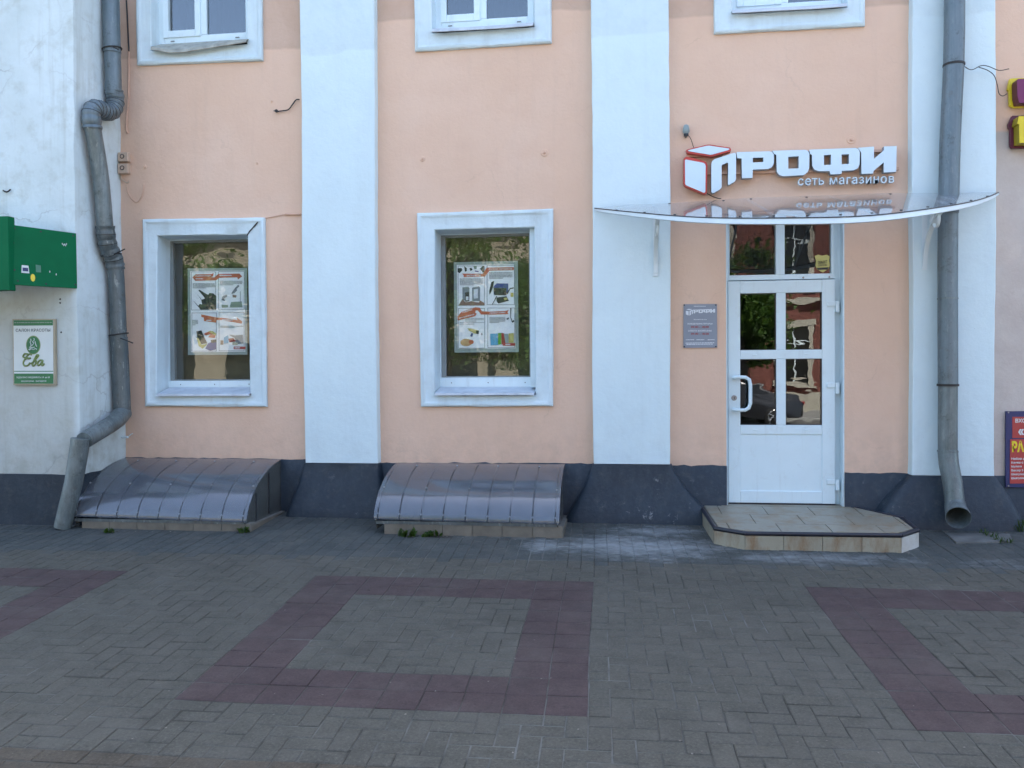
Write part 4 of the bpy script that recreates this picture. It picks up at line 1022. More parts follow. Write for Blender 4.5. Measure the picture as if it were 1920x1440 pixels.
def bracket(px, pyt, pyb):
    x = at(px, (pyt + pyb) / 2, PY).x; zt_, zb_ = at(px, pyt, PY).z, at(px, pyb, PY).z
    m_ = MB().box(x - 0.022, x + 0.022, PY - 0.010, PY - 0.001, zb_, zt_)
    u = (x - cx0) / (cx1 - cx0); reach = min(0.56, SAG * (1 - (2 * u - 1) ** 2) - 0.02)
    F = Vector((x, PY - reach, zback(x) - slope_c * reach - 0.03)); T0 = Vector((x, PY - 0.01, zback(x) - 0.035))
    def strap(P, w=0.019, t=0.006):
        P = [Vector(p) for p in P]; rr = []
        for i, p in enumerate(P):
            d = (P[min(i + 1, len(P) - 1)] - P[max(i - 1, 0)]).normalized(); n_ = Vector((0, -d.z, d.y))
            rr.append([p + Vector((-w, 0, 0)) + n_ * t, p + Vector((w, 0, 0)) + n_ * t, p + Vector((w, 0, 0)) - n_ * t, p + Vector((-w, 0, 0)) - n_ * t])
        m_.rings(rr, True, True, True)
    strap([T0, F])
    H = F.z - zb_
    strap([Vector((x, PY - 0.012 - reach * (1 - math.cos(a)) * 0.98, zb_ + 0.03 + (H - 0.03) * math.sin(a))) for a in [math.pi / 2 * k / 12 for k in range(13)]])
    c = Vector((x, PY - reach * 0.48, F.z + slope_c * reach * 0.5 - 0.17))
    strap([c + Vector((0, math.cos(a) * (0.105 - 0.010 * a), math.sin(a) * (0.105 - 0.010 * a))) for a in [2.8 * math.pi * k / 26 for k in range(27)]], 0.012, 0.004)
    b_ = m_.build('bracket', M['white'], cano, smooth=40)
    MB().disc((x, PY - 0.008, zb_ + 0.04), (0, -1, 0), 0.009, 0.005, 8).build('bracket_bolt', M['bolt'], b_)
bracket(1229, 412, 518); bracket(1733, 402, 506)

# ------------------------------------------------------------------ shop sign
SY = -0.10
sign = thing('shop_sign', 'raised white letters with a red edged cube emblem above the canopy', 'sign', at(1480, 362, SY))
zc = lambda p: (1260 + p[0] / 4, 230 + p[1] / 4)
def sol(name, loops, y, depth, mat, parent, side=None):
    L = [[(at(*zc(p), y).x, at(*zc(p), y).z) for p in lp_] for lp_ in loops]
    me = curve_mesh(L, depth)
    for v in me.vertices: v.co = Vector((v.co.x, y + depth / 2 + v.co.z, v.co.y))
    if side is not None:
        me.materials.append(mat); me.materials.append(side)
        for p in me.polygons: p.material_index = 0 if abs(p.normal.y) > 0.5 else 1
        return link_mesh(name, me, None, parent)
    return link_mesh(name, me, mat, parent)
LOGO = {
 'cube_top': [[(118, 208), (130, 204), (262, 173), (280, 172), (424, 193), (432, 198), (420, 206), (305, 238), (285, 240), (128, 214)]],
 'cube_left': [[(97, 282), (104, 276), (235, 301), (248, 310), (252, 325), (250, 515), (244, 525), (235, 524), (108, 470), (99, 460)]],
 'cube_right': [[(295, 312), (300, 290), (318, 274), (450, 230), (472, 226), (481, 236), (480, 425), (470, 442), (430, 466), (420, 464), (422, 304), (414, 299), (376, 316), (372, 324), (372, 484), (360, 500), (316, 526), (300, 527), (295, 518)]],
 'letter': [
   [[(484, 221), (730, 214), (752, 221), (765, 240), (764, 305), (750, 332), (722, 347), (606, 352), (604, 414), (525, 417), (522, 268), (490, 266)], [(606, 263), (606, 298), (685, 295), (685, 261)]],
   [[(752, 210), (1000, 203), (1020, 212), (1031, 236), (1029, 340), (1018, 370), (990, 393), (835, 402), (805, 392), (786, 366), (782, 240), (768, 236)], [(872, 256), (872, 345), (950, 342), (950, 252)]],
   [[(1030, 202), (1375, 189), (1398, 197), (1409, 220), (1407, 315), (1394, 342), (1362, 357), (1275, 361), (1271, 384), (1190, 388), (1180, 363), (1100, 364), (1068, 352), (1052, 325), (1050, 243), (1036, 234)], [(1140, 243), (1140, 318), (1192, 315), (1192, 240)], [(1272, 239), (1272, 312), (1327, 308), (1327, 236)]],
   [[(1395, 188), (1515, 179), (1515, 272), (1590, 205), (1590, 178), (1685, 175), (1682, 368), (1588, 374), (1588, 298), (1512, 362), (1510, 381), (1421, 384), (1419, 225)]]],
}
RIM = {'cube_top': [[(104, 208), (118, 199), (265, 165), (285, 164), (435, 187), (443, 200), (440, 214), (300, 254), (280, 252), (112, 226)]],
       'cube_left': [[(88, 270), (100, 258), (112, 254), (240, 287), (258, 298), (266, 318), (262, 528), (250, 537), (238, 535), (100, 476), (86, 458)]]}
for nm in ('cube_top', 'cube_left'):
    sol('emblem_rim', RIM[nm], SY, 0.06, M['red_acrylic'], sign); sol(nm, LOGO[nm], SY - 0.006, 0.006, M['letter'], sign)
sol('cube_right', LOGO['cube_right'], SY, 0.06, M['letter'], sign, M['letter_side'])
for lp_ in LOGO['letter']: sol('letter', lp_, SY, 0.06, M['letter'], sign, M['letter_side'])
z1_, z2_ = at(*zc((700, 375)), -0.03), at(*zc((1680, 345)), -0.03)
for (a, b) in (((110, 385), (1700, 345)), ((110, 250), (1640, 210))):
    pa, pb = at(*zc(a), -0.025), at(*zc(b), -0.025)
    MB().rings([[Vector((p.x, y_, p.z + dz)) for y_, dz in ((-0.038, -0.012), (-0.038, 0.012), (-0.004, 0.012), (-0.004, -0.012))] for p in (pa, pb)], True, True, True).build('mounting_rail', M['peach_wire'], sign)
# small words, one raised letter after another
def letters(body, pa, pb, height, mat, parent, y, depth, bold, name='small_letter'):
    me = text_mesh(body, bold, 0.0, spacing=1.12); xs_ = [v.co.x for v in me.vertices]; x0_, x1_ = min(xs_), max(xs_); bpy.data.meshes.remove(me)
    adv = 0.0
    pos = []
    for k in range(len(body)):
        if body[k] == ' ': continue
        m1 = text_mesh(body[:k + 1], bold, 0.0, spacing=1.12); xe = max(v.co.x for v in m1.vertices); bpy.data.meshes.remove(m1)
        g = text_mesh(body[k], bold, 1.0); gx = [v.co.x for v in g.vertices]; wd_ = max(gx) - min(gx); gx0 = min(gx)
        for v in g.vertices:
            u = (xe - wd_ + (v.co.x - gx0) - x0_) / (x1_ - x0_); p = pa.lerp(pb, u)
            v.co = Vector((p.x, y + v.co.z * depth, p.z + v.co.y / 0.53 * height))
        link_mesh(name, g, mat, parent)
letters('сеть магазинов', at(*zc((943, 472)), -0.055), at(*zc((1662, 452)), -0.055), 0.058, M['letter'], sign, -0.055, 0.03, 0.006)
MB().tube(spline([at(1325, 362, -0.02), at(1335, 368, -0.03), at(1347, 372, -0.02), at(1352, 372, -0.02)], 4), 0.004, 5).build('cable', M['wire'], sign)

# ------------------------------------------------------------------ small grey plaque with the opening hours
pq = thing('opening_hours_plaque', 'grey opening hours plaque screwed to the wall left of the door', 'plaque', at(1312, 652, -0.01))
pz = lambda x, y: (1260 + x / 16, 560 + y / 16)
flat('board', [pz(345, 165), pz(1350, 160), pz(1360, 1470), pz(340, 1478)], -0.012, M['plaque'], pq, 0.008)
for (x, y) in ((366, 195), (1313, 190), (368, 1440), (1313, 1438)): MB().disc(at(*pz(x, y), -0.012), (0, -1, 0), 0.007, 0.004, 8).build('screw', M['steel_dark'], pq)
def mini(loops):
    s_ = 890 / 1610
    return [[(410 + (p[0] - 90) * s_, 300 + (p[1] - 165) * s_ * 1.02) for p in lp_] for lp_ in loops]
def solp(name, loops, mat):
    L = [[(at(*pz(*p), -0.013).x, at(*pz(*p), -0.013).z) for p in lp_] for lp_ in loops]
    me = curve_mesh(L, 0.001)
    for v in me.vertices: v.co = Vector((v.co.x, -0.0132 + v.co.z, v.co.y))
    link_mesh(name, me, mat, pq)
for nm in ('cube_top', 'cube_left', 'cube_right'): solp('emblem', mini(LOGO[nm]), M['print_white'])
for lp_ in LOGO['letter']: solp('emblem_letter', mini(lp_), M['print_white'])
for body, xa, xb, yb, hh, mt in (('РЕЖИМ РАБОТЫ', 655, 1040, 640, 0.009, 'print_white'), ('ПОНЕДЕЛЬНИК-ПЯТНИЦА', 465, 1220, 775, 0.013, 'print_white'), ('09.00 - 18.00', 570, 1105, 878, 0.0185, 'print_red'),
                                 ('СУББОТА, ВОСКРЕСЕНЬЕ', 485, 1190, 985, 0.013, 'print_white'), ('09.00 - 18.00', 570, 1105, 1082, 0.0185, 'print_red')):
    place_text('lettering', body, at(*pz(xa, yb), -0.0128), at(*pz(xb, yb - 2), -0.0128), hh, M[mt], pq, 0.02, 0.0008, cap='C')
def dashes(parent, name, mat, rows_, y, rr, gap=(0.25, 0.5)):
    """print too small to read: short strokes; rows of (p0, p1, stroke height) in pixels"""
    for (x0_, y0_, x1_, y1_, hh) in rows_:
        mb = MB(); x = x0_
        while x < x1_ - 0.6:
            wdt = rr.uniform(2.2, 5.5) * max(0.5, (x1_ - x0_) / 60); xe = min(x + wdt, x1_); f_ = (x - x0_) / (x1_ - x0_); yy = y0_ + (y1_ - y0_) * f_
            mb.prism([at(x, yy - hh / 2, y), at(xe, yy - hh / 2, y), at(xe, yy + hh / 2, y), at(x, yy + hh / 2, y)], (0, 0.0006, 0)); x = xe + rr.uniform(0.5, 1.1) * max(0.5, (x1_ - x0_) / 60)
        tag(mb.build(name, mat, parent), kind='stuff')
dashes(pq, 'fine_print', M['print_white'], [(1286, 637, 1302, 637, 1.2), (1306, 637, 1321, 637, 1.2), (1327, 637, 1340, 637, 1.2), (1285.5, 643.3, 1339, 642.5, 1.3), (1287, 645.8, 1338, 645, 1.3), (1301, 574.2, 1324, 574.2, 1.0)], -0.0126, random.Random(3))

# ------------------------------------------------------------------ salon sign on the neighbour
sg = thing('salon_sign', 'white and green beauty salon sign with an oval emblem on the whitewashed wall', 'sign', at(64, 720, NY - 0.03))
vz = lambda x, y: (x / 12, 580 + y / 12)
ys = NY - 0.03
flat('frame', [vz(280, 222), vz(1240, 218), vz(1250, 1700), vz(300, 1700)], ys + 0.0, M['brass_frame'], sg, 0.026)
flat('panel', [vz(300, 245), vz(1190, 240), vz(1200, 1675), vz(318, 1675)], ys - 0.003, M['sign_white'], sg, 0.004)
flat('band', [vz(302, 246), vz(1188, 241), vz(1189, 362), vz(304, 368)], ys - 0.004, M['sign_green'], sg)
flat('band', [vz(317, 1445), vz(1198, 1445), vz(1199, 1672), vz(319, 1672)], ys - 0.004, M['sign_green'], sg)
flat('rule', [vz(316, 1385), vz(1197, 1385), vz(1197, 1402), vz(316, 1402)], ys - 0.004, M['sign_green'], sg)
place_text('lettering', 'САЛОН КРАСОТЫ', at(*vz(355, 505), ys - 0.004), at(*vz(1130, 500), ys - 0.004), 0.028, M['dark_print'], sg, 0.004, 0.001, cap='C', spacing=1.05)
place_text('lettering', 'ЖДЕМ ВАС ЕЖЕДНЕВНО с 10  до 20', at(*vz(370, 1550), ys - 0.005), at(*vz(1120, 1545), ys - 0.005), 0.015, M['sign_white'], sg, 0.01, 0.001, cap='C')
place_text('lettering', 'ВОСКРЕСЕНЬЕ - ВЫХОДНОЙ', at(*vz(480, 1632), ys - 0.005), at(*vz(1040, 1628), ys - 0.005), 0.012, M['sign_white'], sg, 0.01, 0.001, cap='C')
dashes(sg, 'fine_print', M['pcb_print'], [(27, 605, 97, 604.6, 1.6)], ys - 0.0045, random.Random(8))
def oval(cx_, cy_, rx, ry, n=30): return [vz(cx_ + rx * math.cos(2 * math.pi * k / n), cy_ + ry * math.sin(2 * math.pi * k / n)) for k in range(n)]
flat('emblem', oval(748, 803, 162, 212), ys - 0.004, M['sign_gold'], sg); flat('emblem', oval(748, 803, 146, 195), ys - 0.0048, M['sign_green'], sg)
def stroke(name, pts, w_, mat, y, zf=vz):
    P = spline([at(*zf(*p), y) for p in pts], 6); MB().tube(P, w_, 6, flat=1.0).build(name, mat, sg, smooth=60)
for pts in ([(690, 665), (700, 700), (680, 740), (700, 790), (690, 850)], [(765, 650), (770, 690), (735, 730), (760, 760), (715, 820)], [(790, 720), (800, 770), (825, 840)], [(660, 850), (720, 858), (780, 850)], [(645, 905), (690, 880), (660, 915), (720, 890), (750, 905), (800, 885), (830, 905)]):
    stroke('emblem_figure', pts, 0.0038, M['sign_white'], ys - 0.005)
for pts in ([(640, 1010), (560, 1000), (520, 1060), (560, 1085), (600, 1080)], [(715, 1030), (670, 1000), (600, 1070), (640, 1110), (690, 1095), (590, 1110), (530, 1180), (545, 1260), (620, 1265), (680, 1200)], [(700, 1230), (800, 1130), (870, 1040), (830, 1030), (780, 1120), (730, 1240), (760, 1270), (810, 1220), (790, 1160), (830, 1170)], [(960, 1150), (900, 1145), (850, 1210), (870, 1265), (920, 1220), (965, 1150), (940, 1240), (960, 1265), (1000, 1220)]):
    stroke('script_letter', pts, 0.0085, M['sign_gold'], ys - 0.004)

# ------------------------------------------------------------------ green sign box on the neighbour
def tri(px, py, y): return at(px, py, y)
gb = thing('green_sign_box', 'green metal sign box with old stickers on the whitewashed wall', 'sign box', at(80, 543, NY))
yA_, yB_ = NY - 0.012, NY - 0.46
c1, c2_, c3, c4 = at(143, 437.5, yA_), at(19, 421, yB_), at(25, 534, yB_), at(145, 541, yA_)
ztop_, zbot_ = (c1.z + c2_.z) / 2, (c3.z + c4.z) / 2
P = [Vector((c1.x, yA_, c1.z)), Vector((c2_.x, yB_, c2_.z)), Vector((c3.x, yB_, c3.z)), Vector((c4.x, yA_, c4.z))]
bk = Vector((-0.05, 0.0, 0))
MB().prism([P[1], P[0], P[3], P[2]], (-0.03, -0.0, 0)).build('side_panel', M['green'], gb, bevel=0.003)
q1, q2_ = at(18, 407, yB_), at(21, 545, yB_)
MB().box(q1.x - 2.2, q1.x + 0.025, yB_ - 0.05, yB_ + 0.03, q2_.z, q1.z).build('front_panel', M['green'], gb, bevel=0.004)
MB().box(q1.x - 2.2, q1.x - 0.02, yB_ + 0.031, NY - 0.005, q1.z - 0.12, q1.z - 0.10).build('top_panel', M['green'], gb)
for (u, v) in ((0.06, 0.05), (0.45, 0.05), (0.95, 0.05), (0.07, 0.93), (0.5, 0.95), (0.97, 0.93), (0.03, 0.3), (0.03, 0.75)):
    c = P[1].lerp(P[0], u).lerp(P[2].lerp(P[3], u), v); MB().disc(c, (0.6, -0.7, 0), 0.008, 0.004, 8).build('rivet', M['steel_dark'], gb)
def on_panel(u, v, k=0.0): 
    return P[1].lerp(P[0], u).lerp(P[2].lerp(P[3], u), v) + Vector((0.55, -0.8, 0)).normalized() * (0.003 + k)
def sticker(pts, mat, name, k=0.0): MB().prism([on_panel(u, v, k) for u, v in pts], (-0.0006, 0.0008, 0)).build(name, mat, gb)
sticker([(0.14, 0.66), (0.24, 0.66), (0.25, 0.79), (0.13, 0.79)], M['sign_white'], 'sticker'); sticker([(0.15, 0.70), (0.235, 0.70), (0.235, 0.76), (0.15, 0.76)], M['navy'], 'sticker', 0.001)
sticker([(0.30 + 0.035 * math.cos(t), 0.86 + 0.065 * math.sin(t)) for t in [2 * math.pi * k / 18 for k in range(18)]], M['yellow'], 'sticker')
sticker([(0.35, 0.63), (0.43, 0.64), (0.43, 0.76), (0.35, 0.76)], simple('old_glue', (0.06, 0.20, 0.13), 0.5), 'glue_mark')
for (u, v) in ((0.56, 0.73), (0.66, 0.77)): sticker([(u, v - 0.012), (u + 0.012, v - 0.014), (u + 0.01, v + 0.02), (u - 0.002, v + 0.018)], M['sign_white'], 'paint_chip')
for (u, v) in ((0.77, 0.22), (0.79, 0.24), (0.805, 0.225), (0.82, 0.24), (0.835, 0.215)): sticker([(u, v - 0.015), (u + 0.012, v - 0.012), (u + 0.01, v + 0.018), (u, v + 0.015)], M['sign_white'], 'paint_chip')

# ------------------------------------------------------------------ signs at the right edge
rs_ = thing('red_notice_board', 'red price board in a dark blue border at the right edge', 'notice board', at(1905, 912, -0.02))
wz = lambda x, y: (1720 + x / 9.6, 740 + y / 9.6)
ext = 1500
flat('border', [wz(1600, 300), wz(1600 + ext, 285), wz(1600 + ext, 1690), wz(1590, 1665)], -0.03, M['navy'], rs_, 0.02)
flat('sheet', [wz(1710, 400), wz(1550 + ext, 385), wz(1550 + ext, 770), wz(1712, 780)], -0.032, M['red_sheet'], rs_)
flat('sheet', [wz(1672, 805), wz(1570 + ext, 790), wz(1570 + ext, 1590), wz(1665, 1600)], -0.0335, M['red_sheet'], rs_)
W9 = 0.53
place_text('lettering', 'ВХОД', at(*wz(1765, 500), -0.0325), at(*wz(2030, 498), -0.0325), 0.032, M['sign_white'], rs_, 0.03, 0.001, cap='C')
place_text('lettering', '«', at(*wz(1815, 720), -0.0325), at(*wz(1925, 718), -0.0325), 0.075, M['sign_white'], rs_, 0.03, 0.001, cap='C')
place_text('lettering', 'РА', at(*wz(1705, 1025), -0.034), at(*wz(1925, 1020), -0.034), 0.088, M['yellow'], rs_, 0.05, 0.001, cap='C')
for body, yb, xe in (('Набор для', 1170, 2010), ('Канва с р', 1240, 1960), ('Мулине', 1310, 1880), ('Бисер 5 г', 1380, 1950), ('Шкатулки', 1450, 1930), ('Шкатулки', 1520, 1930)):
    place_text('lettering', body, at(*wz(1692, yb), -0.034), at(*wz(xe, yb - 4), -0.034), 0.0175, M['sign_white'], rs_, 0.025, 0.001, cap='C')
for (x, y) in ((1640, 320), (1640, 1640)): MB().disc(at(*wz(x, y), -0.03), (0, -1, 0), 0.007, 0.004, 8).build('screw', M['bolt'], rs_)

def block_letter(label, outl, inner, mat_b, mat_i, mat_e, y):
    t = thing('block_letter', label, 'sign letter', at(*outl[2], y)); az = lambda p: (1680 + p[0] / 8, 100 + p[1] / 8)
    MB().prism([at(*az(p), y) for p in outl], (0, 0.03, 0)).build('back_plate', mat_b, t, bevel=0.004)
    a = [at(*az(p), y - 0.10) for p in inner]; n = len(a)
    MB().prism(a, (0, 0.098, 0)).build('letter_body', mat_e, t); MB().prism([p + Vector((0, -0.004, 0)) for p in a], (0, 0.0035, 0)).build('letter_face', mat_i, t)
    return t
block_letter('purple block letter on a yellow plate at the top right edge', [(1710, 380), (1760, 372), (2600, 350), (2600, 800), (1760, 815), (1705, 780), (1700, 570), (1675, 540)], [(1830, 385), (2500, 370), (2500, 730), (1845, 745), (1820, 640), (1815, 420)], M['yellow'], M['purple'], M['maroon'], -0.05)
block_letter('yellow block letter on a maroon plate at the right edge, below the purple one', [(1745, 935), (2600, 910), (2600, 1400), (1740, 1425), (1712, 1380), (1715, 1140), (1690, 1120), (1685, 1060)], [(1840, 945), (2500, 930), (2500, 1330), (1850, 1345), (1845, 1065), (1815, 1060)], M['maroon'], M['yellow'], M['yellow_dk'], -0.05)

# ------------------------------------------------------------------ small fittings on the wall
tz = lambda x, y: (x * 0.30208, y * 0.30208)
sk_ = thing('twin_junction_box', 'two small beige junction boxes with round lids beside the bent downpipe', 'junction box', at(*tz(770, 1080), -0.01))  # a pair of boxed wall sockets, no light in them
for (y0_, y1_) in ((948, 1002), (1018, 1076)):
    a, b = at(*tz(735, y0_), -0.04), at(*tz(798, y1_), -0.04); MB().box(a.x, b.x, -0.055, -0.002, b.z, a.z).build('box', M['beige_plastic'], sk_, bevel=0.006)
    c = at(*tz(758, (y0_ + y1_) / 2 - 5), -0.055); MB().tube([c + Vector((0.020 * math.cos(t), -0.002, 0.020 * math.sin(t))) for t in [2 * math.pi * k / 16 for k in range(17)]], 0.004, 5).build('lid_ring', M['steel_dark'], sk_)
    MB().disc(c, (0, -1, 0), 0.015, 0.004, 14).build('lid', M['beige_plastic'], sk_)
MB().tube(spline([at(*tz(x, y), -0.015) for x, y in ((750, 1078), (755, 1110), (790, 1135), (800, 1120))], 5), 0.005, 5).build('cable', M['beige_plastic'], sk_)
c_ = thing('painted_cable', 'thin peach painted cable hanging beside the upper left window', 'cable', at(*tz(790, 820), -0.012))
MB().tube(spline([at(*tz(x, y), -0.012) for x, y in ((780, -60), (790, 100), (800, 320))], 6), 0.007, 6).build('bare_stretch', M['wire'], c_); MB().tube(spline([at(*tz(x, y), -0.012) for x, y in ((800, 320), (798, 560), (784, 780), (792, 825))], 6), 0.008, 6).build('painted_stretch', M['peach_wire'], c_)
c_ = MB().tube(spline([at(*tz(x, y), -0.010) for x, y in ((785, 1150), (800, 1205), (845, 1255), (880, 1215), (892, 1140))], 6), 0.005, 5).build('cable_loop', M['peach_wire']); tag(c_, 'short loop of painted cable below the junction boxes', 'cable')
c_ = MB().tube(spline([at(*tz(x, y), -0.02) for x, y in ((1700, 688), (1720, 692), (1750, 688), (1790, 680), (1815, 650), (1838, 620), (1858, 618))], 5), 0.006, 5); c_.disc(at(*tz(1718, 690), -0.012), (0, -1, 0), 0.016, 0.014, 8)
tag(c_.build('wire_stub', M['wire']), 'bent black wire stub on the wall beside the left pilaster', 'wire')
c_ = MB().tube([at(*tz(x, y), -0.008) for x, y in ((1640, 1356), (1770, 1330))], 0.004, 5); c_.tube([at(*tz(x, y), -0.012) for x, y in ((1770, 1330), (1868, 1330))], 0.011, 6)
tag(c_.build('cable_duct', M['peach_wire']), 'thin painted cable duct at the top right of the left shop window', 'cable duct')
for lb, (px, py), r_ in (('round wall anchor plate below the left upper window', (271, 313), 0.022), ('small wall anchor right of the left anchor plate', (482, 306), 0.012), ('tiny dark wall plug beside the black wire stub', (509.5, 190), 0.011), ('small wall anchor at left of the middle bay', (792, 298), 0.026), ('larger wall anchor at right of the middle bay', (1021, 286.5), 0.036), ('round wall anchor plate above the shop sign', (1596, 262), 0.040)):
    t = thing('wall_anchor', lb, 'wall anchor', at(px, py, -0.001), 'painted wall anchors')
    MB().disc(at(px, py, 0.0), (0, -1, 0), r_, 0.007, 18, r_ * 0.9).build('plate', M['peach'], t, smooth=40); MB().disc(at(px, py, -0.006), (0, -1, 0), r_ * 0.35, 0.014, 10, r_ * 0.25).build('nut', M['peach_wire'], t, smooth=40)
sn = thing('alarm_lamp', 'small grey alarm lamp on the wall above the cube emblem', 'lamp', at(1286, 250, -0.05))
c = at(1286.5, 247, -0.05); MB().tube([c + Vector((0, 0, d_)) for d_ in (-0.02, 0.0, 0.03, 0.055, 0.065)], [0.02, 0.032, 0.03, 0.024, 0.010], 14).build('lens', simple('grey_lens', (0.24, 0.30, 0.30), 0.3), sn, smooth=50)
MB().disc(c + Vector((0, 0, -0.04)), (0, 0, 1), 0.022, 0.02, 12).build('base', M['steel_dark'], sn); MB().box(c.x - 0.008, c.x + 0.008, -0.05, -0.002, c.z - 0.045, c.z - 0.03).build('arm', M['zinc_dark'], sn)
MB().tube(spline([c + Vector((0.01, 0.01, -0.02)), at(1295, 260, -0.03), at(1299, 272, -0.03), at(1302, 280, -0.05)], 4), 0.003, 5).build('cable', M['wire'], sn)
pst = thing('pipe_stub', 'short white pipe stub sticking from the corner below the bent downpipe', 'pipe stub', at(225, 822, -0.06))
MB().tube([at(212, 820.5, -0.05), at(226, 820, -0.07), at(240, 819.5, -0.08)], 0.012, 8).build('stub', M['white'], pst); MB().tube([at(240, 819.5, -0.08), at(246, 814, -0.085), at(249, 813, -0.085)], 0.004, 6).build('wire', M['white'], pst)
c_ = MB().tube(spline([at(*tz(x, y), -0.02) for x, y in ((700, 1175), (708, 1195), (695, 1215), (703, 1240))], 4), 0.012, 6); tag(c_.build('rag', M['zinc_dark']), 'grey lump of old mortar in the corner by the downpipe', 'mortar lump')
c_ = MB().tube(spline([at(6, 357, NY - 0.01), at(13, 360, NY - 0.025), at(20, 355, NY - 0.02)], 4), 0.007, 5); tag(c_.build('hook', M['wire']), 'rusty hook on the whitewashed wall at the left edge', 'hook')
for px, py in ((113, 561), (113, 568), (115, 623)):
    tag(MB().disc(at(px, py, NY - 0.001), (0, -1, 0), 0.008, 0.004, 8).build('wall_plug', M['wire']), {561: 'upper of two dark wall plugs under the green box', 568: 'lower of two dark wall plugs under the green box', 623: 'lone dark wall plug right of the salon sign'}[py], 'wall plug', 'dark wall plugs')

# ------------------------------------------------------------------ posters in the two shop windows
def poster(label, film, paper, offx, offy, s, els, seed):
    yP = DEP + 0.05; zz = lambda x, y: (offx + x * s, offy + y * s)
    t = thing('window_poster', label, 'poster', at(*zz(*film[3]), yP), 'posters hung in the shop windows')
    flat('film', [zz(*p) for p in film], yP, M['poster_film'], t); flat('paper', [zz(*p) for p in paper], yP - 0.0014, M['poster'], t)
    rr = random.Random(seed); k = 0
    for el in els:
        typ = el[0]; k += 1; yy = yP - 0.0028 - 0.00012 * k
        if typ == 'p': flat(el[1], [zz(*p) for p in el[3]], yy, M[el[2]], t, 0.0003)
        elif typ == 'box':
            x0_, y0_, x1_, y1_ = el[1]
            mb = MB()
            for (a, b, c2, d) in ((x0_, y0_, x1_, y0_ + 7), (x0_, y1_ - 7, x1_, y1_), (x0_, y0_ + 7, x0_ + 7, y1_ - 7), (x1_ - 7, y0_ + 7, x1_, y1_ - 7)):
                mb.prism([at(*zz(*p), yy) for p in ((a, b), (c2, b), (c2, d), (a, d))], (0, 0.0003, 0))
            mb.build('panel_border', M['grey_print'], t)
        elif typ == 't': place_text('heading', el[1], at(*zz(*el[2]), yy), at(*zz(*el[3]), yy), el[4], M[el[5]], t, 0.03, 0.0003, cap='C')
        elif typ == 'd':
            rows_ = []
            x0_, y0_, x1_, n_, st_ = el[1]
            for q in range(n_): a = zz(x0_, y0_ + q * st_); b = zz(x1_ if q < n_ - 1 else x0_ + (x1_ - x0_) * 0.6, y0_ + q * st_); rows_.append((a[0], a[1], b[0], b[1], el[3] if len(el) > 3 else 1.15))
            dashes(t, 'fine_print', M[el[2]], rows_, yy, rr)
    return t
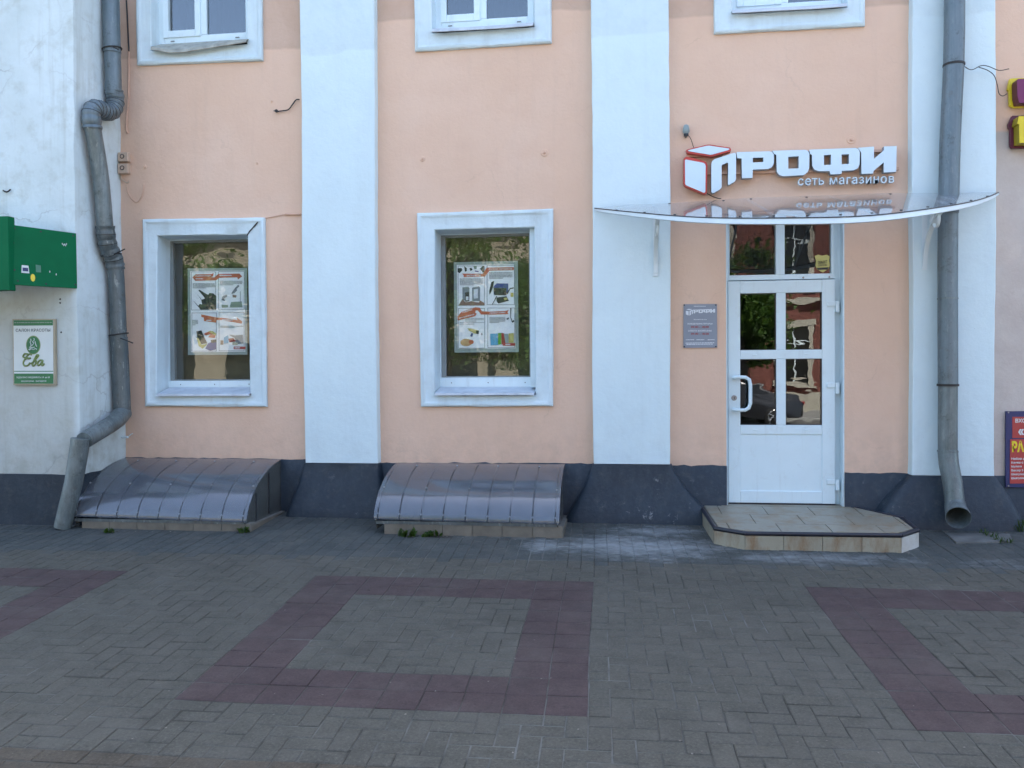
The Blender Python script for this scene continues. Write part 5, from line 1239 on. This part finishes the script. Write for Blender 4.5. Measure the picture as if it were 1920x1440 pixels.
P1 = [('box', (148, 155, 518, 733)), ('box', (555, 150, 945, 728)), ('box', (155, 770, 528, 1350)), ('box', (562, 765, 945, 1345)),
 ('p', 'ribbon', 'orange', [(165, 240), (215, 195), (450, 190), (485, 175), (475, 225), (440, 238), (495, 240), (555, 190), (870, 183), (912, 225), (850, 272), (838, 240), (565, 248), (520, 285), (210, 293)]),
 ('t', 'РАДИОСТАНЦИИ', (212, 228), (445, 222), 0.012, 'print_white'), ('d', (215, 262, 400, 1, 10), 'print_white', 1.4), ('d', (570, 212, 880, 1, 10), 'print_white', 2.0),
 ('d', (170, 335, 505, 5, 16), 'grey_print'), ('d', (575, 298, 915, 4, 18), 'grey_print'),
 ('p', 'radio_picture', 'black_print', [(165, 578), (255, 665), (275, 638), (310, 645), (300, 580), (222, 475), (305, 575), (350, 560), (340, 535), (255, 435), (270, 425), (385, 495), (410, 500), (420, 475), (480, 480), (523, 520), (523, 720), (285, 725), (262, 690)]),
 ('p', 'microscope_picture', 'grey_print', [(810, 395), (850, 352), (872, 370), (830, 415), (835, 440), (790, 480), (750, 490), (760, 460)]), ('p', 'microscope_picture', 'pcb_print', [(745, 610), (905, 600), (918, 690), (725, 692)]),
 ('p', 'tool_picture', 'pcb_print', [(600, 650), (700, 655), (700, 690), (610, 695)]), ('p', 'tool_picture', 'grey_print', [(620, 520), (680, 500), (688, 530), (640, 560), (660, 600), (600, 580)]), ('p', 'tool_picture', 'skin_print', [(765, 500), (830, 510), (820, 545), (770, 540)]), ('p', 'tool_picture', 'grey_print', [(880, 450), (888, 450), (888, 640), (880, 640)]),
 ('p', 'ribbon', 'orange', [(298, 795), (520, 840), (600, 845), (840, 880), (832, 842), (910, 900), (905, 935), (600, 880), (525, 880), (525, 920), (340, 895), (338, 845), (300, 835)]),
 ('d', (610, 880, 870, 1, 10), 'print_white', 2.2), ('d', (375, 885, 500, 1, 10), 'print_white', 1.8), ('d', (165, 885, 250, 5, 17), 'grey_print', 0.9), ('d', (585, 972, 930, 2, 17), 'grey_print'),
 ('p', 'meter_picture', 'black_print', [(225, 1050), (300, 1035), (345, 1140), (390, 1230), (300, 1240), (240, 1140)]), ('p', 'meter_picture', 'yellow_print', [(225, 1130), (260, 1160), (305, 1250), (390, 1240), (320, 1310), (260, 1270)]),
 ('p', 'tool_picture', 'orange', [(330, 1090), (440, 1040), (520, 1100), (500, 1150), (400, 1140), (440, 1090), (370, 1110)]), ('p', 'tool_picture', 'yellow_print', [(400, 1050), (470, 1045), (525, 1090), (515, 1115), (430, 1070)]), ('p', 'tool_picture', 'blue_print', [(400, 1230), (500, 1190), (525, 1200), (525, 1320), (430, 1340), (360, 1310)]), ('p', 'tool_picture', 'black_print', [(440, 1180), (525, 1170), (525, 1215), (450, 1225)]),
 ('p', 'parts_picture', 'skin_print', [(585, 1185), (630, 1185), (630, 1250), (585, 1250)]), ('p', 'parts_picture', 'print_red', [(705, 1160), (780, 1150), (820, 1200), (720, 1215)]), ('p', 'parts_picture', 'cyan_print', [(640, 1140), (700, 1110), (705, 1230), (640, 1235)]), ('p', 'parts_picture', 'grey_print', [(710, 1100), (810, 1110), (920, 1100), (930, 1230), (830, 1240), (800, 1150)]), ('p', 'parts_picture', 'pcb_print', [(770, 1210), (850, 1220), (840, 1255), (765, 1250)]),
 ('p', 'logo_strip', 'red_sheet', [(785, 1278), (960, 1278), (960, 1318), (785, 1318)]), ('d', (800, 1298, 930, 1, 10), 'print_white', 2.0)]
poster('four panel poster in the left shop window with a picture of walkie-talkies', [(95, 105), (985, 100), (990, 1400), (100, 1405)], [(135, 147), (945, 140), (960, 1355), (145, 1362)], 340, 490, 0.125, P1, 5)
P2 = [('box', (140, 138, 520, 705)), ('box', (552, 130, 945, 695)), ('box', (145, 742, 525, 1312)), ('box', (562, 735, 950, 1305)),
 ('p', 'scrap_picture', 'black_print', [(135, 175), (190, 170), (205, 200), (165, 245), (135, 225)]), ('p', 'scrap_picture', 'black_print', [(230, 145), (265, 170), (270, 210), (240, 225)]), ('p', 'scrap_picture', 'black_print', [(305, 175), (330, 165), (350, 195), (320, 215)]), ('p', 'scrap_picture', 'pcb_print', [(360, 140), (410, 140), (405, 185), (375, 190)]), ('p', 'scrap_picture', 'black_print', [(455, 180), (495, 140), (515, 140), (515, 230), (490, 228)]), ('p', 'scrap_picture', 'blue_print', [(380, 205), (440, 212), (430, 228), (385, 225)]),
 ('p', 'ribbon', 'orange', [(198, 250), (495, 252), (552, 165), (935, 158), (935, 200), (590, 208), (528, 290), (222, 300), (225, 278)]),
 ('t', 'ЗАПЧАСТИ', (262, 292), (462, 285), 0.0165, 'print_white'), ('t', 'ПАЯЛЬНОЕ ОБОРУДОВАНИЕ', (580, 194), (915, 190), 0.0105, 'print_white'),
 ('d', (168, 325, 495, 6, 17), 'grey_print'), ('d', (585, 238, 915, 5, 19), 'grey_print', 1.4),
 ('p', 'phone_picture', 'grey_print', [(205, 445), (290, 435), (305, 460), (302, 630), (205, 630)]), ('p', 'phone_picture', 'black_print', [(240, 520), (300, 510), (302, 640), (245, 650)]), ('p', 'phone_picture', 'print_white', [(255, 575), (292, 575), (292, 630), (255, 630)]), ('p', 'phone_picture', 'grey_print', [(342, 450), (440, 430), (455, 450), (455, 640), (345, 640)]), ('p', 'phone_picture', 'print_white', [(365, 475), (425, 465), (425, 600), (365, 605)]),
 ('p', 'hands_picture', 'skin_print', [(150, 700), (205, 610), (245, 655), (300, 650), (330, 640), (390, 655), (440, 660), (455, 630), (520, 670), (520, 702)]),
 ('p', 'station_picture', 'blue_print', [(645, 440), (690, 388), (855, 392), (855, 510), (800, 560), (650, 545)]), ('p', 'station_picture', 'black_print', [(645, 450), (830, 455), (830, 560), (655, 555)]), ('p', 'station_picture', 'black_print', [(585, 500), (615, 370), (655, 355), (640, 440), (610, 520), (590, 550)]), ('p', 'station_picture', 'black_print', [(690, 590), (830, 570), (865, 635), (715, 675), (690, 640)]), ('p', 'station_picture', 'yellow_print', [(790, 600), (835, 590), (850, 615), (805, 630)]), ('p', 'station_picture', 'black_print', [(830, 530), (880, 455), (935, 445), (935, 460), (885, 470), (845, 545)]), ('p', 'station_picture', 'black_print', [(690, 565), (700, 570), (632, 690), (622, 690)]), ('p', 'station_picture', 'yellow_print', [(888, 520), (930, 520), (930, 580), (890, 580)]),
 ('p', 'ribbon', 'orange', [(135, 860), (195, 790), (390, 728), (450, 735), (480, 785), (600, 790), (820, 780), (866, 765), (845, 800), (862, 825), (600, 832), (470, 830), (425, 775), (395, 770), (385, 805), (410, 822), (385, 855), (140, 915)]),
 ('t', 'ТОВАРЫ', (200, 812), (345, 772), 0.0145, 'print_white'), ('t', 'ДЛЯ ЮВЕЛИРОВ', (155, 893), (372, 838), 0.011, 'print_white'), ('t', 'АКСЕССУАРЫ', (590, 820), (812, 812), 0.0135, 'print_white'),
 ('d', (245, 885, 510, 3, 20), 'grey_print', 0.9), ('d', (165, 945, 510, 2, 22), 'grey_print', 0.9), ('d', (590, 870, 815, 5, 18), 'grey_print'),
 ('p', 'loupe_picture', 'yellow_print', [(275, 1025), (330, 1030), (440, 1060), (435, 1110), (375, 1100), (300, 1060)]), ('p', 'loupe_picture', 'black_print', [(400, 1060), (440, 1065), (435, 1110), (400, 1105)]), ('p', 'loupe_picture', 'blue_print', [(330, 1095), (360, 1100), (345, 1150), (315, 1140)]), ('p', 'loupe_picture', 'grey_print', [(470, 1095), (492, 1098), (488, 1125), (468, 1120)]),
 ('p', 'disc_picture', 'tan_print', [(175 + 85 + 85 * math.cos(a), 1228 + 52 * math.sin(a)) for a in [2 * math.pi * k / 20 for k in range(20)]]), ('p', 'disc_picture', 'orange', [(330 + 36 * math.cos(a), 1222 + 30 * math.sin(a)) for a in [2 * math.pi * k / 16 for k in range(16)]]),
 ('p', 'earphone_picture', 'black_print', [(885, 742), (900, 742), (897, 800), (893, 870), (915, 915), (905, 925), (886, 875)]), ('p', 'earphone_picture', 'black_print', [(902, 930), (935, 908), (942, 930), (915, 948)]), ('p', 'earphone_picture', 'black_print', [(830, 890), (860, 872), (866, 890), (840, 908)]),
 ('p', 'phone_picture', 'cyan_print', [(600, 1105), (705, 1100), (710, 1265), (605, 1270)]), ('p', 'phone_picture', 'lime_print', [(712, 1095), (755, 1092), (755, 1255), (712, 1262)]), ('p', 'phone_picture', 'print_red', [(757, 1090), (800, 1100), (815, 1240), (760, 1260)]), ('p', 'phone_picture', 'poster_film', [(795, 1105), (855, 1105), (860, 1235), (815, 1238)]), ('p', 'phone_picture', 'yellow_print', [(860, 1100), (935, 1095), (935, 1230), (862, 1233)]),
 ('p', 'logo_strip', 'red_sheet', [(770, 1240), (955, 1236), (955, 1275), (780, 1275)]), ('d', (815, 1256, 930, 1, 10), 'print_white', 2.0)]
poster('four panel poster in the middle shop window with a soldering station and coloured phones', [(82, 90), (992, 68), (1005, 1365), (92, 1372)], [(125, 128), (938, 120), (958, 1310), (140, 1318)], 840, 480, 0.13194, P2, 9)

# ------------------------------------------------------------------ weeds, slab, litter
def weed(label, spots, n, hgt, seed, kind=0):
    rr = random.Random(seed); base = Vector(spots[0]); mb = MB()
    for s_ in spots:
        for k in range(n):
            a = rr.uniform(0, 2 * math.pi); L = hgt * 0.85 * rr.uniform(0.5, 1.1); w_ = (0.004 if kind == 0 else 0.016) * rr.uniform(0.7, 1.3); lean = rr.uniform(0.3, 1.1)
            d = Vector((math.cos(a), math.sin(a) * 0.7 - 0.2, 0)); sd = Vector((-d.y, d.x, 0)).normalized(); b0 = Vector(s_) + Vector((rr.gauss(0, 0.02), rr.gauss(0, 0.012), 0))
            pts = [b0 + d * (L * lean * t * t * 0.9) + Vector((0, 0, L * t * (1 - 0.35 * lean * t))) for t in (0, 0.35, 0.7, 1.0)]
            ws = (0.5, 1.0, 0.8, 0.05); vs = []
            for p, q in zip(pts, ws): vs += [p - sd * w_ * q, p + sd * w_ * q]
            mb.add(vs, [(0, 1, 3, 2), (2, 3, 5, 4), (4, 5, 7, 6)])
    o = mb.build('weed', M['weed'], loc=base); tag(o, label, 'weed', 'weeds along the wall foot')
def gp(px, py): p = gr(px, py); return p
weed('leafy weed at the foot of the middle hatch, left of its centre', [gp(752, 1006), gp(762, 1007), gp(775, 1006)], 9, 0.11, 1, 1)
weed('low weed at the foot of the middle hatch, nearer its middle', [gp(808, 1005), gp(820, 1005), gp(795, 1007)], 7, 0.075, 2, 1)
weed('small leafy weed at the right front corner of the left hatch', [gp(458, 999), gp(464, 997)], 8, 0.09, 3, 1)
weed('tiny weed at the left end of the left hatch curb', [gp(202, 999), gp(207, 999)], 7, 0.07, 4, 1)
weed('grass tuft beside the open spout of the straight downpipe', [gp(1848, 1005), gp(1856, 1009), gp(1868, 1014), gp(1880, 1018), gp(1893, 1018)], 11, 0.08, 5)
weed('taller grass tuft at the right foot of the right pilaster', [gp(1908, 995), gp(1914, 997), gp(1920, 994)], 16, 0.17, 6)
weed('sprig of grass in a joint near the right edge', [gp(1845, 1001)], 8, 0.1, 7)
P = [gr(1772, 1001), gr(1893, 1003), gr(1899, 1018), gr(1793, 1019)]
P = [Vector((p.x, p.y, gz(p.x, p.y) + 0.012)) for p in P]
tag(MB().prism(P[::-1], (0, 0, -0.05)).build('gutter_slab', M['concrete'], bevel=0.004), 'thin concrete slab under the open downpipe spout', 'slab')
rr = random.Random(21); lit = MB()
for k in range(150):
    px, py = rr.uniform(0, 1920), rr.uniform(1000, 1430); p = gr(px, py)
    if blocked(p): continue
    s_ = rr.uniform(0.003, 0.008); a = rr.uniform(0, 6.28); z_ = 0.002
    lit.add([p + Vector((math.cos(a + t) * s_ * rr.uniform(0.6, 1.2), math.sin(a + t) * s_, z_ + rr.uniform(0, 0.004))) for t in (0, 1.5, 3.0, 4.5)], [(0, 1, 2, 3)])
def foot(x):
    for (a, b, y) in ((-9, -5.0, -0.76), (-5.0, -3.28, -0.87), (-3.28, -2.15, -0.25), (-2.15, -0.46, -0.83), (-0.46, 0.72, -0.28), (0.72, 2.42, -1.02), (2.42, 6, -0.27)):
        if a <= x < b: return y
    return -0.3
for k in range(420):
    x = rr.uniform(-6.2, 4.6); y = foot(x) - abs(rr.gauss(0, 0.035)) - 0.004; s_ = rr.uniform(0.003, 0.010); a = rr.uniform(0, 6.28); p = Vector((x, y, gz(x, y)))
    lit.add([p + Vector((math.cos(a + t) * s_ * rr.uniform(0.6, 1.2), math.sin(a + t) * s_, 0.001 + rr.uniform(0, 0.006))) for t in (0, 1.5, 3.0, 4.5)], [(0, 1, 2, 3)])
o = lit.build('crumbs', simple('pale_crumbs', (0.17, 0.155, 0.13), 0.9, var=0.75, scale=9)); tag(o, 'scattered pale crumbs and grit on the paving', 'grit', kind='stuff')
lit = MB()
for px, py in ((745, 1158-34), (865 , 1174), (502, 1101), (1430, 1205), (1250, 1172), (690, 1108)):
    p = gr(px, py); s_ = 0.012
    lit.add([p + Vector((rr.uniform(-1, 1) * s_ * 1.6, rr.uniform(-1, 1) * s_, rr.uniform(0.002, 0.008))) for t in range(4)], [(0, 1, 2), (0, 2, 3)])
tag(lit.build('dead_leaves', simple('dead_leaf', (0.03, 0.022, 0.018), 0.9)), 'few dark dead leaf bits on the paving', 'leaf litter', kind='stuff')

# ================================================================== ACROSS THE STREET (seen in the panes)
def tree(label, x, y, zb, h, rx, rz, n, seed, trunk_r=0.16, low=0.35, big=1.0):
    rr = random.Random(seed); t = thing('street_tree', label, 'tree', (x, y, zb), 'street trees')
    base = Vector((x, y, zb)); mb = MB(); cz = zb + h * (low + 1) / 2
    top = base + Vector((rr.uniform(-.3, .3), rr.uniform(-.3, .3), h * 0.75))
    mb.tube([base, base.lerp(top, 0.3) + Vector((0.05, 0, 0)), base.lerp(top, 0.65), top], [trunk_r, trunk_r * 0.8, trunk_r * 0.5, trunk_r * 0.15], 9)
    tips = []
    for k in range(11):
        s_ = base.lerp(top, rr.uniform(0.28, 0.9)); a = rr.uniform(0, 6.28); L = rx * rr.uniform(0.6, 1.0)
        e_ = s_ + Vector((math.cos(a) * L, math.sin(a) * L, rr.uniform(0.1, 0.6) * L)); m2 = s_.lerp(e_, 0.5) + Vector((0, 0, 0.15))
        mb.tube([s_, m2, e_], [trunk_r * 0.35, trunk_r * 0.2, 0.012], 6); tips += [m2, e_, s_.lerp(e_, 0.75)]
    mb.build('trunk', M['bark'], t, smooth=60)
    lv = MB(); cl = []
    for k in range(46):
        if k < len(tips): c = tips[k]
        else:
            a = rr.uniform(0, 6.28); u = rr.uniform(-1, 1); q = rr.uniform(0.5, 1.0); c = Vector((x + math.cos(a) * rx * q * math.sqrt(1 - u * u), y + math.sin(a) * rx * q * math.sqrt(1 - u * u), cz + u * q * h * (1 - low) / 2))
        cl.append((c, rr.uniform(0.28, 0.62)))
    for k in range(n):
        c, r_ = rr.choice(cl); p = c + Vector((rr.gauss(0, r_ * 0.6), rr.gauss(0, r_ * 0.6), rr.gauss(0, r_ * 0.5)))
        L = rr.uniform(0.06, 0.12) * big; d = Vector((rr.gauss(0, 1), rr.gauss(0, 1), rr.gauss(-0.3, 0.6))).normalized(); sd = d.cross(Vector((rr.gauss(0, 1), rr.gauss(0, 1), rr.gauss(0, 1)))).normalized()
        lv.add([p, p + d * L * 0.5 + sd * L * 0.32, p + d * L, p + d * L * 0.5 - sd * L * 0.32], [(0, 1, 2, 3)])
    lv.build('crown', M['leaf'], t)
tree('broad leafy street tree across the road from the door', 4.35, -21.6, -0.33, 7.5, 1.7, 0, 11000, 31, low=0.16, big=1.9)
tree('street tree across the road from the middle window', -4.6, -21.6, -0.33, 8.0, 2.6, 0, 9000, 32, low=0.3, big=1.9)
tree('young kerbside tree behind the viewer at the left', -3.7, -9.2, -0.33, 6.5, 2.0, 0, 6500, 33, 0.12, low=0.45, big=1.0)
tree('tall street tree across the road from the left window', -16.5, -21.9, -0.33, 8.5, 2.4, 0, 9000, 34, low=0.3, big=1.9)

rb = thing('red_brick_building', 'sunlit red brick building with cream window trim across the road', 'building', (4, -27, -0.56))
FX0, FX1, FYr = -1.2, 36.0, -26.6
MB().box(FX0, FX1, -36, FYr, -0.6, 8.6).build('wall', M['red_brick'], rb)
MB().box(FX0 - 0.2, FX1 + 0.2, -36.2, FYr + 0.35, 8.6, 8.95).build('cornice', M['cream'], rb)
MB().prism([Vector((FX0 - .2, FYr + 0.3, 8.96)), Vector((FX0 - .2, -36.2, 8.96)), Vector((FX0 - .2, -31.5, 11.2))], (FX1 - FX0 + 0.4, 0, 0)).build('roof', M['roof_tin'], rb)
MB().box(FX0, FX1, FYr, FYr + 0.10, -0.6, 0.45).build('plinth', M['cream'], rb)
MB().box(FX0, FX1, FYr, FYr + 0.14, 4.0, 4.3).build('string_course', M['cream'], rb)
k = 0; x = FX0 + 2
while x < FX1 - 2:
    for zb in (1.0, 5.1):
        w_ = MB().box(x - 0.75, x - 0.55, FYr, FYr + 0.12, zb - 0.1, zb + 2.1).box(x + 0.55, x + 0.75, FYr, FYr + 0.12, zb - 0.1, zb + 2.1).box(x - 0.85, x + 0.85, FYr + 0.002, FYr + 0.16, zb - 0.3, zb - 0.1).box(x - 0.85, x + 0.85, FYr + 0.002, FYr + 0.16, zb + 2.1, zb + 2.35).build('window', M['cream'], rb)
        MB().box(x - 0.55, x + 0.55, FYr, FYr + 0.03, zb - 0.1, zb + 2.1).build('pane', M['dark_glass'], w_)
        MB().box(x - 0.03, x + 0.03, FYr + 0.031, FYr + 0.06, zb - 0.1, zb + 2.1).box(x - 0.55, x + 0.55, FYr + 0.0315, FYr + 0.058, zb + 1.4, zb + 1.46).build('mullion', M['white'], w_)
    MB().box(x + 1.35, x + 1.75, FYr, FYr + 0.12, 0.45, 4.0).build('pier', M['cream'] if k % 3 == 0 else M['red_brick'], rb)
    x += 3.1; k += 1

bb = thing('beige_building', 'sunlit beige rendered building across the road at the left', 'building', (-15, -27, -0.4))
MB().box(-32, -1.4, -36, -27.2, -0.6, 7.4).build('wall', M['beige_wall'], bb); MB().box(-32.2, -1.3, -36.2, -26.9, 7.4, 7.7).build('roof', M['roof_tin'], bb)
for k in range(9):
    x = -30 + 3.3 * k
    for zb in (0.8, 4.2):
        w_ = MB().box(x - 0.85, x + 0.85, -27.2, -27.12, zb - 0.15, zb).build('window', M['cream'], bb)
        MB().box(x - 0.7, x + 0.7, -27.2, -27.17, zb, zb + 1.9).build('pane', M['dark_glass'], w_)

# parked car
car = thing('parked_car', 'black car parked across from the door', 'car', (3.4, -19.3, -0.46))
L_, W_ = 4.4, 1.78; cx_, cy_, cz_ = 3.4, -19.3, -0.46
prof = [(-2.2, 0.45), (-2.15, 0.72), (-1.95, 0.86), (-1.1, 0.95), (-0.55, 1.38), (0.1, 1.46), (0.9, 1.42), (1.45, 1.08), (2.05, 1.0), (2.2, 0.8), (2.2, 0.42), (2.1, 0.25), (-2.1, 0.25)]
rs = []
for s_, k_ in ((-1, 0.97), (-0.96, 1.0), (0.96, 1.0), (1, 0.97)):
    rs.append([Vector((cx_ + px_ * k_, cy_ + s_ * W_ / 2 * (1.0 if pz_ < 0.97 else 0.80 if pz_ > 1.3 else 0.95), cz_ + (pz_ - 0.25) * k_ + 0.25)) for px_, pz_ in prof])
MB().rings(rs, True, True, True).build('body', M['car_paint'], car, smooth=35, bevel=0.03)
for s_ in (-1, 1):
    gq = [(-0.98, 1.0), (-0.52, 1.33), (0.1, 1.40), (0.85, 1.36), (1.25, 1.06)]
    MB().prism([Vector((cx_ + a, cy_ + s_ * W_ / 2 * (0.955 if b < 1.1 else 0.845), cz_ + b)) for a, b in gq], (0, s_ * 0.012, 0)).build('side_window', M['dark_glass'], car)
    for wx in (-1.35, 1.35):
        c = Vector((cx_ + wx, cy_ + s_ * (W_ / 2 - 0.12), cz_ + 0.33)); o = Vector((0, s_, 0))
        wh = MB().tube([c, c + o * 0.02, c + o * 0.17, c + o * 0.19], [0.29, 0.33, 0.33, 0.28], 22).build('wheel', M['rubber'], car, smooth=40)
        rm = MB()
        for q in range(5):
            a = 2 * math.pi * q / 5; d = Vector((math.cos(a), 0, math.sin(a))); rm.tube([c + o * 0.195 + d * 0.03, c + o * 0.195 + d * 0.2], 0.03, 6)
        rm.tube([c + o * 0.19 + Vector((math.cos(t) * 0.21, 0, math.sin(t) * 0.21)) for t in [2 * math.pi * q / 20 for q in range(21)]], 0.02, 6); rm.build('rim', M['alloy'], wh)
    MB().box(cx_ - 2.2, cx_ - 2.1, cy_ + s_ * 0.6 - 0.15, cy_ + s_ * 0.6 + 0.15, cz_ + 0.62, cz_ + 0.75).build('headlight', M['lamp_clear'], car); MB().box(cx_ + 2.13, cx_ + 2.22, cy_ + s_ * 0.65 - 0.14, cy_ + s_ * 0.65 + 0.14, cz_ + 0.78, cz_ + 0.92).build('tail_lamp', M['lamp_red'], car)
